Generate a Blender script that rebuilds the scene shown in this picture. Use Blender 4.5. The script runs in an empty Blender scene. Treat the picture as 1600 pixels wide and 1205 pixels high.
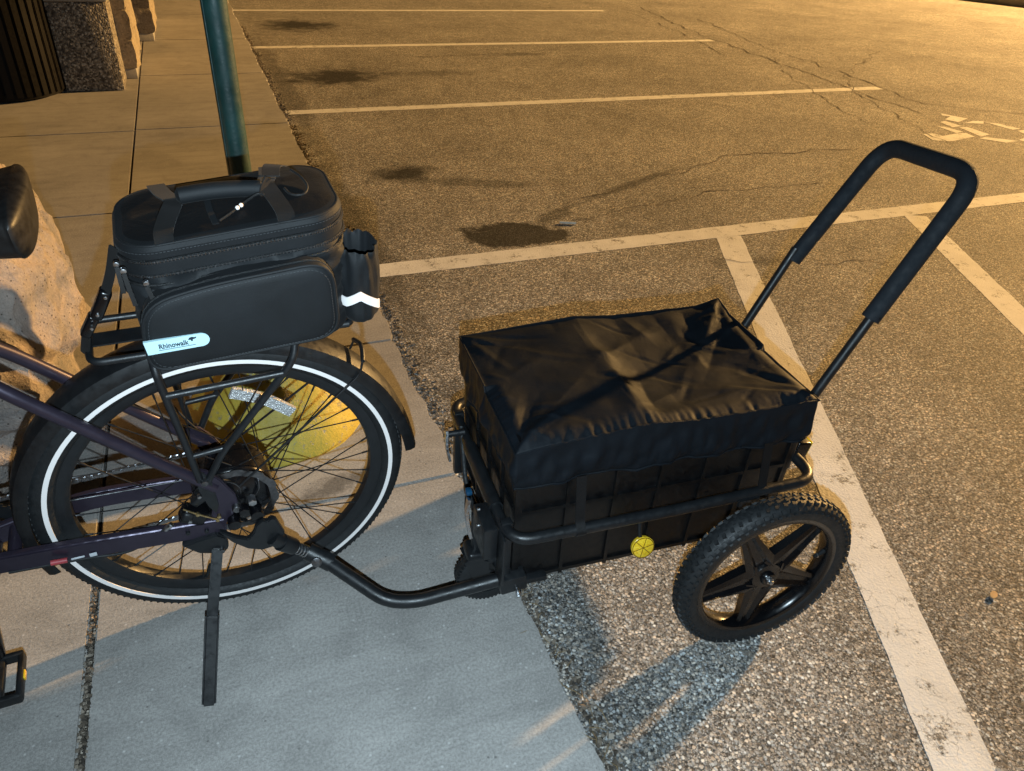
import bpy, bmesh, math, random
from mathutils import Vector, Matrix, noise
random.seed(7)
SC = bpy.context.scene
COL = SC.collection
R = math.radians

# ------------------------------------------------------------------ camera
cam_d = bpy.data.cameras.new('camera'); cam = bpy.data.objects.new('camera', cam_d); COL.objects.link(cam)
cam_d.sensor_width = 36.0; cam_d.lens = 36.0 * 1166.4 / 1600.0; cam_d.clip_start = .02; cam_d.clip_end = 400
PITCH, ROLL, YAW, CAM_H = .59309, .06125, .40397, 1.385
fw = Vector((math.sin(YAW)*math.cos(PITCH), math.cos(YAW)*math.cos(PITCH), -math.sin(PITCH)))
r0 = Vector((math.cos(YAW), -math.sin(YAW), 0)); u0 = r0.cross(fw)
rt = r0*math.cos(ROLL) + u0*math.sin(ROLL); up = -r0*math.sin(ROLL) + u0*math.cos(ROLL)
M = Matrix((rt, up, -fw)).transposed().to_4x4(); M.translation = (0, 0, CAM_H)
cam.matrix_world = M
SC.camera = cam

# ------------------------------------------------------------------ night sky
W = bpy.data.worlds.new('World'); SC.world = W; W.use_nodes = True
wn = W.node_tree.nodes; wn.clear()
sky = wn.new('ShaderNodeTexSky'); sky.sky_type = 'NISHITA'; sky.sun_disc = False
sky.sun_elevation = R(-4); sky.sun_rotation = R(74)
bg = wn.new('ShaderNodeBackground'); bg.inputs['Strength'].default_value = .10
wo = wn.new('ShaderNodeOutputWorld')
W.node_tree.links.new(sky.outputs[0], bg.inputs[0]); W.node_tree.links.new(bg.outputs[0], wo.inputs[0])

# ------------------------------------------------------------------ lights: sodium car-park lamp, phone flash
ld = bpy.data.lights.new('car_park_lamp', 'POINT'); ld.energy = 49500; ld.color = (1.0, .58, .20); ld.shadow_soft_size = .36
lo = bpy.data.objects.new('car_park_lamp', ld); COL.objects.link(lo); lo.location = (23.6, 8.1, 6.7)
fd = bpy.data.lights.new('phone_flash', 'SPOT'); fd.energy = 113; fd.color = (.69, .88, 1.0); fd.shadow_soft_size = .005
fd.spot_size = R(130); fd.spot_blend = .9
fo = bpy.data.objects.new('phone_flash', fd); COL.objects.link(fo)
MF = M.copy(); MF.translation = Vector((0, 0, CAM_H)) - up*.085 + fw*.01
fo.matrix_world = MF

SC.view_settings.view_transform = 'Standard'; SC.view_settings.look = 'None'
SC.view_settings.exposure = .10; SC.view_settings.gamma = 1
SC.render.engine = 'CYCLES'
SC.cycles.max_bounces = 5; SC.cycles.diffuse_bounces = 3; SC.cycles.glossy_bounces = 3
SC.cycles.caustics_reflective = False; SC.cycles.caustics_refractive = False

# ------------------------------------------------------------------ materials
def newmat(name):
    m = bpy.data.materials.new(name); m.use_nodes = True
    nt = m.node_tree; b = nt.nodes['Principled BSDF']
    return m, nt, b
class NB:
    """small node builder"""
    def __init__(s, nt): s.nt = nt
    def n(s, t, **k):
        x = s.nt.nodes.new(t)
        for a, v in k.items(): setattr(x, a, v)
        return x
    def l(s, a, b): s.nt.links.new(a, b)
    def put(s, sock, v):
        if isinstance(v, bpy.types.NodeSocket): s.l(v, sock)
        else: sock.default_value = v
    def math(s, op, a, b=0.0, c=0.0, clamp=False):
        x = s.n('ShaderNodeMath', operation=op, use_clamp=clamp)
        for i, v in enumerate((a, b, c)): s.put(x.inputs[i], v)
        return x.outputs[0]
    def noise(s, vec, scale, detail=3, rough=.55, dist=0):
        x = s.n('ShaderNodeTexNoise'); s.put(x.inputs['Vector'], vec)
        x.inputs['Scale'].default_value = scale; x.inputs['Detail'].default_value = detail
        x.inputs['Roughness'].default_value = rough; x.inputs['Distortion'].default_value = dist
        return x.outputs['Fac']
    def voro(s, vec, scale, feature='F1', rnd=1):
        x = s.n('ShaderNodeTexVoronoi', feature=feature); s.put(x.inputs['Vector'], vec)
        x.inputs['Scale'].default_value = scale
        x.inputs['Randomness'].default_value = rnd
        return x
    def ramp(s, fac, stops, interp='LINEAR'):
        x = s.n('ShaderNodeValToRGB'); cr = x.color_ramp; cr.interpolation = interp
        while len(cr.elements) > 1: cr.elements.remove(cr.elements[-1])
        for i, (p, c) in enumerate(stops):
            e = cr.elements[0] if i == 0 else cr.elements.new(p)
            e.position = p
            if not hasattr(c, '__len__'): c = (c, c, c)
            e.color = (*c[:3], 1)
        s.put(x.inputs[0], fac); return x.outputs[0]
    def mix(s, fac, a, b, mode='MIX'):
        x = s.n('ShaderNodeMix', data_type='RGBA', blend_type=mode)
        s.put(x.inputs[0], fac)
        for i, v in ((6, a), (7, b)):
            if isinstance(v, bpy.types.NodeSocket): s.l(v, x.inputs[i])
            else: x.inputs[i].default_value = (*v[:3], 1) if hasattr(v, '__len__') else (v, v, v, 1)
        return x.outputs[2]
    def bump(s, h, strength, dist, normal=None):
        x = s.n('ShaderNodeBump'); s.l(h, x.inputs['Height'])
        x.inputs['Strength'].default_value = strength; x.inputs['Distance'].default_value = dist
        if normal is not None: s.l(normal, x.inputs['Normal'])
        return x.outputs[0]
    def pos(s): return s.n('ShaderNodeNewGeometry').outputs['Position']
    def obj(s): return s.n('ShaderNodeTexCoord').outputs['Object']

def simple(name, col, rough, metal=0.0, var=.25, vscale=30, bump=0.0, bscale=400, spec=.5, coat=0.0, rvar=.12):
    m, nt, b = newmat(name); q = NB(nt); o = q.obj()
    f = q.noise(o, vscale, 4, .6)
    c0 = [max(0, c*(1-var)) for c in col]; c1 = [min(1, c*(1+var)) for c in col]
    q.l(q.ramp(f, [(.3, c0), (.7, c1)]), b.inputs['Base Color'])
    q.l(q.ramp(q.noise(o, vscale*2.3, 3), [(.3, max(.02, rough-rvar)), (.7, min(1, rough+rvar))]), b.inputs['Roughness'])
    b.inputs['Metallic'].default_value = metal
    b.inputs['Specular IOR Level'].default_value = spec
    b.inputs['Coat Weight'].default_value = coat
    if bump: q.l(q.bump(q.noise(o, bscale, 2), bump, .002), b.inputs['Normal'])
    return m

MAT = {}
MAT['black_metal'] = simple('black_powder_coat', (.0095, .0108, .0125), .40, var=.2, bump=.12, bscale=900)
MAT['gloss_black'] = simple('gloss_black_plastic', (.0035, .0036, .0045), .24, var=.2, rvar=.06)
MAT['black_plastic'] = simple('black_plastic', (.008, .0085, .0095), .45, var=.25, bump=.1, bscale=700)
MAT['crate_plastic'] = simple('crate_plastic', (.0018, .0019, .0024), .45, var=.3, bump=.08, bscale=500)
MAT['rubber'] = simple('tyre_rubber', (.0085, .0100, .0115), .62, var=.3, vscale=60, bump=.25, bscale=600)
MAT['foam'] = simple('foam_grip', (.0045, .0085, .0135), .78, var=.15, bump=.4, bscale=1200)
MAT['purple'] = simple('dark_purple_frame_paint', (.040, .032, .050), .36, metal=.5, var=.12, rvar=.05, coat=.15)
MAT['steel'] = simple('brushed_steel', (.52, .53, .55), .34, metal=1, var=.2, vscale=80)
MAT['dark_steel'] = simple('dark_steel', (.20, .20, .21), .38, metal=1, var=.3, vscale=90)
MAT['brass'] = simple('brass_bolt', (.62, .47, .24), .35, metal=1)
MAT['spoke'] = simple('black_spoke', (.03, .03, .032), .38, metal=.6, var=.1)
MAT['green'] = simple('green_post_paint', (.006, .044, .042), .52, var=.3, vscale=14, bump=.35, bscale=90, coat=.1)
MAT['blue_clip'] = simple('blue_plastic', (.006, .045, .10), .4)
MAT['red_sticker'] = simple('red_sticker', (.35, .05, .06), .4)
MAT['sticker'] = simple('pale_sticker', (.55, .58, .62), .4)
MAT['amber'] = None

def reflective(name, col, rough=.5):
    m, nt, b = newmat(name); q = NB(nt); o = q.obj()
    v = q.voro(o, 700)
    q.l(q.mix(q.math('MULTIPLY', v.outputs['Distance'], .12), col, [c*.7 for c in col]), b.inputs['Base Color'])
    b.inputs['Roughness'].default_value = rough; b.inputs['Specular IOR Level'].default_value = .6
    return m
MAT['stripe'] = reflective('white_reflective_tape', (.93, .88, .86))
MAT['label'] = reflective('pale_blue_reflective_label', (.50, .74, .80))
MAT['print'] = simple('dark_print', (.012, .03, .05), .6)

def amber():
    m, nt, b = newmat('amber_reflector_prisms'); q = NB(nt); o = q.obj()
    v = q.voro(o, 330, rnd=.1)
    q.l(q.mix(v.outputs['Color'], (.75, .42, .01), (.95, .68, .05)), b.inputs['Base Color'])
    b.inputs['Roughness'].default_value = .18; b.inputs['Coat Weight'].default_value = .5
    q.l(q.bump(v.outputs['Distance'], .25, .001), b.inputs['Normal'])
    return m
MAT['amber'] = amber()
def clear_ref():
    m, nt, b = newmat('clear_reflector_prisms'); q = NB(nt); o = q.obj()
    v = q.voro(o, 330, rnd=.6)
    q.l(q.ramp(v.outputs['Color'], [(0, .25), (.6, .6), (1, .95)]), b.inputs['Base Color'])
    b.inputs['Roughness'].default_value = .15; b.inputs['Metallic'].default_value = .15
    q.l(q.bump(v.outputs['Distance'], 1, .003), b.inputs['Normal'])
    return m
MAT['clear'] = clear_ref()

def fabric(name, col, rough, weave=900, bumps=.35, wr=.25, sheen=.25):
    m, nt, b = newmat(name); q = NB(nt); o = q.obj()
    w1 = q.n('ShaderNodeTexWave', wave_type='BANDS', bands_direction='DIAGONAL'); q.l(o, w1.inputs['Vector']); w1.inputs['Scale'].default_value = weave
    f = q.noise(o, 18, 5, .6)
    q.l(q.ramp(f, [(.25, [c*.75 for c in col]), (.75, [c*1.3 for c in col])]), b.inputs['Base Color'])
    b.inputs['Roughness'].default_value = rough
    b.inputs['Specular IOR Level'].default_value = .32; b.inputs['Sheen Weight'].default_value = sheen; b.inputs['Sheen Roughness'].default_value = .4
    fine = q.noise(o, weave, 2)
    n1 = q.bump(fine, bumps, .0008)
    n2 = q.bump(q.noise(o, 22, 4, .6, .6), wr, .006, n1)
    q.l(n2, b.inputs['Normal'])
    return m
MAT['bag'] = fabric('black_bag_fabric', (.0074, .0088, .0104), .64, 1000, .45, .10, .02)
MAT['bag_dark'] = fabric('black_ripstop', (.0042, .0042, .0048), .6, 1000, .3, .35, .02)
MAT['webbing'] = fabric('black_webbing', (.012, .0115, .0115), .6, 700, .5, .05, .05)
MAT['cover'] = fabric('black_nylon_cover', (.0036, .0058, .0088), .62, 900, .45, .22, .0)
MAT['thread'] = simple('grey_thread', (.05, .055, .06), .7)
MAT['cover'].node_tree.nodes['Principled BSDF'].inputs['Specular IOR Level'].default_value = .2
MAT['zip'] = simple('black_zip_tape', (.007, .008, .009), .5, bump=.8, bscale=800)

# ---- asphalt
STAINS = [ # cx, cy, rx, ry, rot, strength
    (1.30, 3.10, .34, .20, -.1, .62), (1.55, 3.27, .20, .07, .5, .35), (1.00, 4.08, .27, .17, .3, .66), (1.35, 3.85, .45, .10, -.35, .32),
    (1.05, 6.55, .50, .42, .1, .62), (1.9, 6.6, .7, .16, .0, .25), (1.10, 9.05, .55, .5, .1, .60), (1.2, 11.6, .6, .5, 0, .5),
    (3.0, 7.3, .55, .10, .06, .30), (2.2, 3.62, .75, .05, .44, .35), (3.6, 6.9, .9, .4, .1, .18), (.62, 1.0, .10, 1.2, 0, .20), (.60, 3.2, .10, 1.6, 0, .30), (.62, 6.4, .12, 2.6, 0, .3), (2.2, 2.55, .3, .08, 0, .25)]
def asphalt_nodes(q, p):
    nn = q.n('ShaderNodeTexNoise'); q.l(p, nn.inputs['Vector']); nn.inputs['Scale'].default_value = 210; nn.inputs['Detail'].default_value = 2
    wv = q.n('ShaderNodeVectorMath', operation='SCALE'); q.l(nn.outputs['Color'], wv.inputs[0]); wv.inputs['Scale'].default_value = .0062
    ad = q.n('ShaderNodeVectorMath', operation='ADD'); q.l(p, ad.inputs[0]); q.l(wv.outputs[0], ad.inputs[1]); pw = ad.outputs[0]
    jit = nn.outputs['Fac']
    v = q.voro(pw, 122); v2 = q.voro(pw, 280)
    sep = q.n('ShaderNodeSeparateColor'); q.l(v.outputs['Color'], sep.inputs[0])
    sep2 = q.n('ShaderNodeSeparateColor'); q.l(v2.outputs['Color'], sep2.inputs[0])
    # coarse stones lie in a bed of finer ones
    coarse = q.math('MULTIPLY', q.ramp(v.outputs['Distance'], [(.40, 1), (.52, 0)]), q.ramp(sep.outputs[2], [(.22, 0), (.28, 1)]))
    stops = [(0, (.05, .048, .046)), (.22, (.19, .183, .174)), (.55, (.41, .392, .366)), (.85, (.60, .575, .535)), (1, (.80, .775, .73))]
    ta = q.ramp(sep.outputs[0], stops); tb = q.ramp(sep2.outputs[0], [(x, [k*.80 for k in c]) for x, c in stops])
    c = q.mix(coarse, tb, ta)
    hue = q.ramp(q.mix(coarse, sep2.outputs[1], sep.outputs[1]), [(0, (1.0, .88, .76)), (.5, (1, .98, .95)), (1, (.88, .97, 1.07))])
    c = q.mix(1.0, c, hue, 'MULTIPLY')
    gap = q.ramp(q.math('MINIMUM', v.outputs['Distance'], q.math('ADD', q.math('MULTIPLY', v2.outputs['Distance'], .9), .05)), [(.34, 1), (.54, .30)])
    c = q.mix(.8, c, gap, 'MULTIPLY')
    c = q.mix(.5, c, q.ramp(jit, [(.3, .72), (.7, 1.3)]), 'MULTIPLY')
    big = q.noise(p, 1.1, 5, .62)
    c = q.mix(1, c, q.ramp(big, [(.3, .80), (.7, 1.30)]), 'MULTIPLY')
    c = q.mix(.6, c, q.ramp(q.noise(p, 9, 4, .6), [(.3, .75), (.7, 1.25)]), 'MULTIPLY')
    h = q.math('ADD', q.math('MULTIPLY', coarse, q.math('ADD', .3, q.math('MULTIPLY', sep.outputs[1], .5))), q.math('ADD', q.math('MULTIPLY', q.math('SUBTRACT', 1, v2.outputs['Distance']), .35), q.math('MULTIPLY', jit, .5)))
    return c, h, jit
def asphalt():
    m, nt, b = newmat('worn_asphalt'); q = NB(nt); p = q.pos()
    c, h, jit = asphalt_nodes(q, p)
    wob = q.noise(p, 5, 5, .65)
    for cx, cy, rx, ry, ro, st in STAINS:
        mp = q.n('ShaderNodeMapping', vector_type='TEXTURE'); q.l(p, mp.inputs[0])
        mp.inputs['Location'].default_value = (cx, cy, -.015); mp.inputs['Rotation'].default_value = (0, 0, ro); mp.inputs['Scale'].default_value = (rx, ry, 1)
        ln = q.n('ShaderNodeVectorMath', operation='LENGTH'); q.l(mp.outputs[0], ln.inputs[0])
        d = q.math('ADD', ln.outputs['Value'], q.math('MULTIPLY', q.math('SUBTRACT', wob, .5), 1.7))
        sharp = (.78, 1.0) if (rx, ry) == (.34, .20) else (.45, 1.15)
        f = q.ramp(d, [(sharp[0]*.8, max(.12, 1-st*1.45)), (sharp[1]*.8, 1.0)])
        c = q.mix(1, c, f, 'MULTIPLY')
    q.l(c, b.inputs['Base Color'])
    b.inputs['Roughness'].default_value = .82; b.inputs['Specular IOR Level'].default_value = .35
    q.l(q.bump(h, .55, .0045), b.inputs['Normal'])
    return m
MAT['asphalt'] = asphalt()
def paint():
    m, nt, b = newmat('worn_road_paint'); q = NB(nt); p = q.pos()
    c, h, jit = asphalt_nodes(q, p)
    worn = q.ramp(q.math('ADD', q.math('MULTIPLY', q.noise(p, 14, 5, .7), .8), q.math('MULTIPLY', q.noise(p, 120, 3, .7), .45)), [(.685, 0), (.785, 1)])
    base = q.ramp(q.noise(p, 6, 5, .65), [(.3, (.68, .665, .64)), (.7, (.84, .83, .81))])
    cr = q.voro(p, 22, 'DISTANCE_TO_EDGE'); q.nt.links.remove(cr.inputs['Vector'].links[0])
    mv = q.n('ShaderNodeVectorMath', operation='ADD'); q.l(p, mv.inputs[0])
    nn = q.n('ShaderNodeTexNoise'); q.l(p, nn.inputs['Vector']); nn.inputs['Scale'].default_value = 25; nn.inputs['Detail'].default_value = 3
    sc = q.n('ShaderNodeVectorMath', operation='SCALE'); q.l(nn.outputs['Color'], sc.inputs[0]); sc.inputs['Scale'].default_value = .06
    q.l(sc.outputs[0], mv.inputs[1]); q.l(mv.outputs[0], cr.inputs['Vector'])
    crack = q.math('MULTIPLY', q.ramp(cr.outputs['Distance'], [(0, 1), (.03, 0)]), q.ramp(q.noise(p, 7, 2), [(.5, 0), (.62, .7)]))
    col = q.mix(q.math('MAXIMUM', worn, crack), base, c)
    q.l(col, b.inputs['Base Color']); b.inputs['Roughness'].default_value = .75
    q.l(q.bump(h, .35, .004), b.inputs['Normal'])
    return m
MAT['paint'] = paint()
def concrete(name, col, spots=True):
    m, nt, b = newmat(name); q = NB(nt); p = q.pos()
    a = q.noise(p, 1.7, 6, .62); f = q.noise(p, 170, 3, .7); ff = q.noise(p, 520, 2, .6)
    c = q.ramp(a, [(.25, [x*.80 for x in col]), (.75, [x*1.16 for x in col])])
    c = q.mix(1, c, q.ramp(f, [(.25, .66), (.75, 1.34)]), 'MULTIPLY')
    c = q.mix(.55, c, q.ramp(q.noise(p, 7, 7, .72, .8), [(.32, .72), (.5, 1.0), (.7, 1.12)]), 'MULTIPLY')
    c = q.mix(.7, c, q.ramp(ff, [(.3, .7), (.7, 1.3)]), 'MULTIPLY')
    st = q.n('ShaderNodeMapping'); q.l(p, st.inputs[0]); st.inputs['Scale'].default_value = (1, 7, 1)
    c = q.mix(.7, c, q.ramp(q.noise(st.outputs[0], 2.2, 5, .7, .4), [(.3, .80), (.6, 1.05)]), 'MULTIPLY')
    v = q.voro(p, 75); s = q.n('ShaderNodeSeparateColor'); q.l(v.outputs['Color'], s.inputs[0])
    pit = q.math('MULTIPLY', q.ramp(s.outputs[0], [(.965, 0), (.97, 1)], 'CONSTANT'), q.ramp(v.outputs['Distance'], [(.10, 1), (.24, 0)]))
    c = q.mix(q.math('MULTIPLY', pit, .55), c, (.06, .055, .05))
    lite = q.math('MULTIPLY', q.ramp(s.outputs[1], [(.90, 0), (.91, 1)], 'CONSTANT'), q.ramp(v.outputs['Distance'], [(.12, 1), (.25, 0)]))
    c = q.mix(q.math('MULTIPLY', lite, .5), c, (.72, .70, .68))
    sm = q.n('ShaderNodeMapping', vector_type='TEXTURE'); q.l(p, sm.inputs[0])
    sm.inputs['Location'].default_value = (.18, 1.58, 0); sm.inputs['Rotation'].default_value = (0, 0, .25); sm.inputs['Scale'].default_value = (.17, .045, 1)
    ln = q.n('ShaderNodeVectorMath', operation='LENGTH'); q.l(sm.outputs[0], ln.inputs[0])
    d = q.math('ADD', ln.outputs['Value'], q.math('MULTIPLY', q.math('SUBTRACT', q.noise(p, 16, 4, .7), .5), 2.2))
    c = q.mix(1, c, q.ramp(d, [(.3, .42), (1.0, 1.0)]), 'MULTIPLY')
    q.l(c, b.inputs['Base Color']); b.inputs['Roughness'].default_value = .86; b.inputs['Specular IOR Level'].default_value = .3
    q.l(q.bump(q.math('SUBTRACT', q.math('ADD', f, q.math('MULTIPLY', ff, .5)), pit), .35, .002), b.inputs['Normal'])
    return m
MAT['concrete'] = concrete('sidewalk_concrete', (.375, .358, .338))
def dirt():
    m, nt, b = newmat('gutter_grit'); q = NB(nt)
    g = q.n('ShaderNodeNewGeometry')
    q.l(q.ramp(g.outputs['Random Per Island'], [(0, (.03, .025, .02)), (.5, (.10, .08, .06)), (.85, (.22, .18, .14)), (1, (.40, .35, .29))]), b.inputs['Base Color'])
    b.inputs['Roughness'].default_value = .9
    return m
MAT['grit'] = dirt()
MAT['soil'] = simple('damp_soil', (.035, .028, .02), .95, var=.6, vscale=60, bump=1, bscale=150)
MAT['crack'] = simple('asphalt_crack_fill', (.085, .072, .058), .95, var=.6, vscale=40)
MAT['grass'] = simple('dark_grass', (.012, .016, .006), .95, var=.6, vscale=8, bump=1, bscale=30)
def yellow():
    m, nt, b = newmat('chipped_yellow_paint'); q = NB(nt); p = q.obj()
    a = q.noise(p, 9, 5, .65); f = q.noise(p, 60, 4, .7)
    c = q.ramp(a, [(.3, (.46, .36, .045)), (.7, (.60, .48, .085))])
    chip = q.ramp(q.math('ADD', q.math('MULTIPLY', a, .5), q.math('MULTIPLY', f, .5)), [(.56, 0), (.61, .85)])
    c = q.mix(chip, c, (.33, .33, .29))
    c = q.mix(.8, c, q.ramp(q.noise(p, 3, 6, .7, .5), [(.35, (.62, .60, .52)), (.6, (1.05, 1.03, 1))]), 'MULTIPLY')
    q.l(c, b.inputs['Base Color']); b.inputs['Roughness'].default_value = .52
    q.l(q.bump(q.math('SUBTRACT', f, q.math('MULTIPLY', chip, .6)), .6, .006), b.inputs['Normal'])
    return m
MAT['yellow'] = yellow()
def stone(name, col, scale=1.0, speck=.5):
    m, nt, b = newmat(name); q = NB(nt); p = q.obj()
    a = q.noise(p, 4*scale, 6, .65, .5); v = q.voro(p, 90*scale); f = q.noise(p, 140*scale, 3, .7)
    c = q.ramp(a, [(.28, [x*.62 for x in col]), (.5, col), (.75, [min(1, x*1.25) for x in col])])
    s = q.n('ShaderNodeSeparateColor'); q.l(v.outputs['Color'], s.inputs[0])
    c = q.mix(speck, c, q.ramp(s.outputs[0], [(0, .3), (.2, .85), (.8, 1.1), (1, 1.5)]), 'MULTIPLY')
    q.l(c, b.inputs['Base Color']); b.inputs['Roughness'].default_value = .85
    n1 = q.bump(q.noise(p, 12*scale, 6, .7), .7, .03)
    q.l(q.bump(f, .6, .006, n1), b.inputs['Normal'])
    return m
def rock():
    m, nt, b = newmat('speckled_granite'); q = NB(nt); p = q.obj()
    a = q.noise(p, 4.5, 8, .68, .8); v = q.voro(p, 150); f = q.noise(p, 160, 3, .7)
    c = q.ramp(a, [(.30, (.20, .20, .205)), (.45, (.38, .345, .32)), (.62, (.53, .45, .40)), (.8, (.43, .38, .355))])
    s = q.n('ShaderNodeSeparateColor'); q.l(v.outputs['Color'], s.inputs[0])
    c = q.mix(q.math('MULTIPLY', q.ramp(s.outputs[0], [(.86, 0), (.88, 1)], 'CONSTANT'), q.ramp(v.outputs['Distance'], [(.25, .85), (.4, 0)])), c, (.035, .03, .03))
    mp = q.n('ShaderNodeMapping'); q.l(p, mp.inputs[0]); mp.inputs['Rotation'].default_value = (0, R(-33), 0); mp.inputs['Scale'].default_value = (1.2, 2, 6)
    c = q.mix(.8, c, q.ramp(q.noise(mp.outputs[0], 1.6, 6, .62, .6), [(.36, (.50, .55, .62)), (.52, (1.0, .96, .93)), (.7, (1.12, 1.02, .95))]), 'MULTIPLY')
    q.l(q.mix(.5, c, q.ramp(f, [(.3, .75), (.7, 1.25)]), 'MULTIPLY'), b.inputs['Base Color']); b.inputs['Roughness'].default_value = .8
    q.l(q.bump(f, .7, .005, q.bump(q.noise(p, 14, 8, .75), .9, .03)), b.inputs['Normal'])
    return m
MAT['rock'] = rock()
MAT['split_stone'] = stone('split_face_stone', (.36, .30, .22), 1.0, .5)
def aggregate():
    m, nt, b = newmat('exposed_aggregate'); q = NB(nt); p = q.obj()
    v = q.voro(p, 85); s = q.n('ShaderNodeSeparateColor'); q.l(v.outputs['Color'], s.inputs[0])
    q.l(q.ramp(s.outputs[0], [(0, (.05, .045, .04)), (.4, (.16, .14, .12)), (.8, (.34, .30, .25)), (1, (.6, .55, .48))]), b.inputs['Base Color'])
    b.inputs['Roughness'].default_value = .75
    q.l(q.bump(q.math('SUBTRACT', 1, v.outputs['Distance']), .8, .01), b.inputs['Normal'])
    return m
MAT['aggregate'] = aggregate()
MAT['can'] = simple('black_can_paint', (.003, .0026, .0026), .5, var=.2, spec=.15)

# ------------------------------------------------------------------ mesh helpers
def link(name, me, mat, parent=None, smooth=True, loc=None, ang=40):
    if smooth:
        me.shade_smooth()
        try: me.set_sharp_from_angle(angle=R(ang))
        except Exception: pass
    o = bpy.data.objects.new(name, me); COL.objects.link(o)
    if mat is not None and not me.materials: me.materials.append(MAT[mat] if isinstance(mat, str) else mat)
    if parent is not None: o.parent = parent
    if loc is not None: o.location = loc
    return o
def bmobj(name, bm, mat, parent=None, smooth=True, ang=40):
    bmesh.ops.recalc_face_normals(bm, faces=bm.faces)
    me = bpy.data.meshes.new(name); bm.to_mesh(me); bm.free()
    return link(name, me, mat, parent, smooth, ang=ang)
def empty(name, mw=None, parent=None, label=None, cat=None, group=None):
    e = bpy.data.objects.new(name, None); COL.objects.link(e); e.empty_display_size = .05
    if parent is not None: e.parent = parent
    if mw is not None: e.matrix_local = mw
    if label: e['label'] = label
    if cat: e['category'] = cat
    if group: e['group'] = group
    return e
def tag(o, label, cat, group=None):
    o['label'] = label; o['category'] = cat
    if group: o['group'] = group
    return o
def fillet(pts, r, n=6):
    """round the inner corners of a polyline"""
    P = [Vector(p) for p in pts]; out = [P[0]]
    for i in range(1, len(P)-1):
        a, b, c = P[i-1], P[i], P[i+1]
        d1 = (a-b); d2 = (c-b); rr = min(r, d1.length*.49, d2.length*.49)
        s = b + d1.normalized()*rr; e = b + d2.normalized()*rr
        for k in range(n+1):
            t = k/n; out.append((1-t)**2*s + 2*t*(1-t)*b + t*t*e)
    out.append(P[-1]); return out
def sweep(bm, pts, r, seg=10, closed=False, caps=True, flat=None):
    """tube along pts; r number or list; flat=(a,b,upvec) for a rectangular band"""
    P = [Vector(p) for p in pts]; n = len(P); rings = []
    prev = None
    for i in range(n):
        if closed: t = (P[(i+1) % n]-P[i-1])
        else: t = P[min(i+1, n-1)]-P[max(i-1, 0)]
        t.normalize()
        if prev is None:
            ref = Vector((0, 0, 1)) if abs(t.z) < .9 else Vector((1, 0, 0))
            if flat: ref = Vector(flat[2])
            x = (ref - t*ref.dot(t)).normalized()
        else:
            if flat and len(flat) > 3: ref = Vector(flat[2]); x = (ref - t*ref.dot(t)).normalized()
            else: x = (prev - t*prev.dot(t)).normalized()
        prev = x; y = t.cross(x)
        rr = r[i] if hasattr(r, '__len__') else r
        if flat:
            a, b = flat[0]/2, flat[1]/2
            ring = [bm.verts.new(P[i]+x*sx*a+y*sy*b) for sx, sy in ((1, 1), (-1, 1), (-1, -1), (1, -1))]
        else:
            ring = [bm.verts.new(P[i]+(x*math.cos(2*math.pi*k/seg)+y*math.sin(2*math.pi*k/seg))*rr) for k in range(seg)]
        rings.append(ring)
    m = len(rings[0])
    for i in range(n if closed else n-1):
        A, B = rings[i], rings[(i+1) % n]
        for k in range(m): bm.faces.new((A[k], A[(k+1) % m], B[(k+1) % m], B[k]))
    if not closed and caps:
        bm.faces.new(rings[0][::-1]); bm.faces.new(rings[-1])
def tube(name, pts, r, mat, parent, rad=0, seg=10, closed=False, fn=6):
    bm = bmesh.new(); sweep(bm, fillet(pts, rad, fn) if rad else pts, r, seg, closed)
    return bmobj(name, bm, mat, parent)
def band(name, pts, a, b, upv, mat, parent, rad=0, keep=False, closed=False):
    bm = bmesh.new(); sweep(bm, fillet(pts, rad) if rad else pts, 0, closed=closed, flat=(a, b, upv, 1) if keep else (a, b, upv))
    return bmobj(name, bm, mat, parent, ang=50)
def lathe(bm, prof, seg=64, axis='y', close=True, off=(0, 0, 0)):
    """prof: (radius, axial); spin round axis; closed section if close"""
    rings = []
    for k in range(seg):
        a = 2*math.pi*k/seg; c, s = math.cos(a), math.sin(a); ring = []
        for r, h in prof:
            if axis == 'y': p = (r*c, h, r*s)
            else: p = (r*c, r*s, h)
            ring.append(bm.verts.new((p[0]+off[0], p[1]+off[1], p[2]+off[2])))
        rings.append(ring)
    m = len(prof)
    for k in range(seg):
        A, B = rings[k], rings[(k+1) % seg]
        for j in range(m if close else m-1):
            try: bm.faces.new((A[j], A[(j+1) % m], B[(j+1) % m], B[j]))
            except ValueError: pass
CUBE_V = [(x, y, z) for x in (-.5, .5) for y in (-.5, .5) for z in (-.5, .5)]
CUBE_F = [(0, 1, 3, 2), (4, 6, 7, 5), (0, 4, 5, 1), (2, 3, 7, 6), (0, 2, 6, 4), (1, 5, 7, 3)]
def box(bm, c, s, rot=None, bev=0, seg=2):
    if not bev:      # plain block, made directly
        vs = []
        for x, y, z in CUBE_V:
            p = Vector((x*s[0], y*s[1], z*s[2]))
            if rot is not None: p = rot @ p
            vs.append(bm.verts.new(p+Vector(c)))
        for f in CUBE_F: bm.faces.new([vs[i] for i in f])
        return vs
    g = bmesh.ops.create_cube(bm, size=1); vs = g['verts']
    bmesh.ops.scale(bm, vec=s, verts=vs)
    if bev:
        es = list({e for v in vs for e in v.link_edges})
        r = bmesh.ops.bevel(bm, geom=es, offset=bev, segments=seg, affect='EDGES', profile=.5)
        vs = list({v for f in r['faces'] for v in f.verts} | {v for v in vs if v.is_valid})
    if rot is not None: bmesh.ops.rotate(bm, cent=(0, 0, 0), matrix=rot, verts=vs)
    bmesh.ops.translate(bm, vec=c, verts=vs)
    return vs
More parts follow.
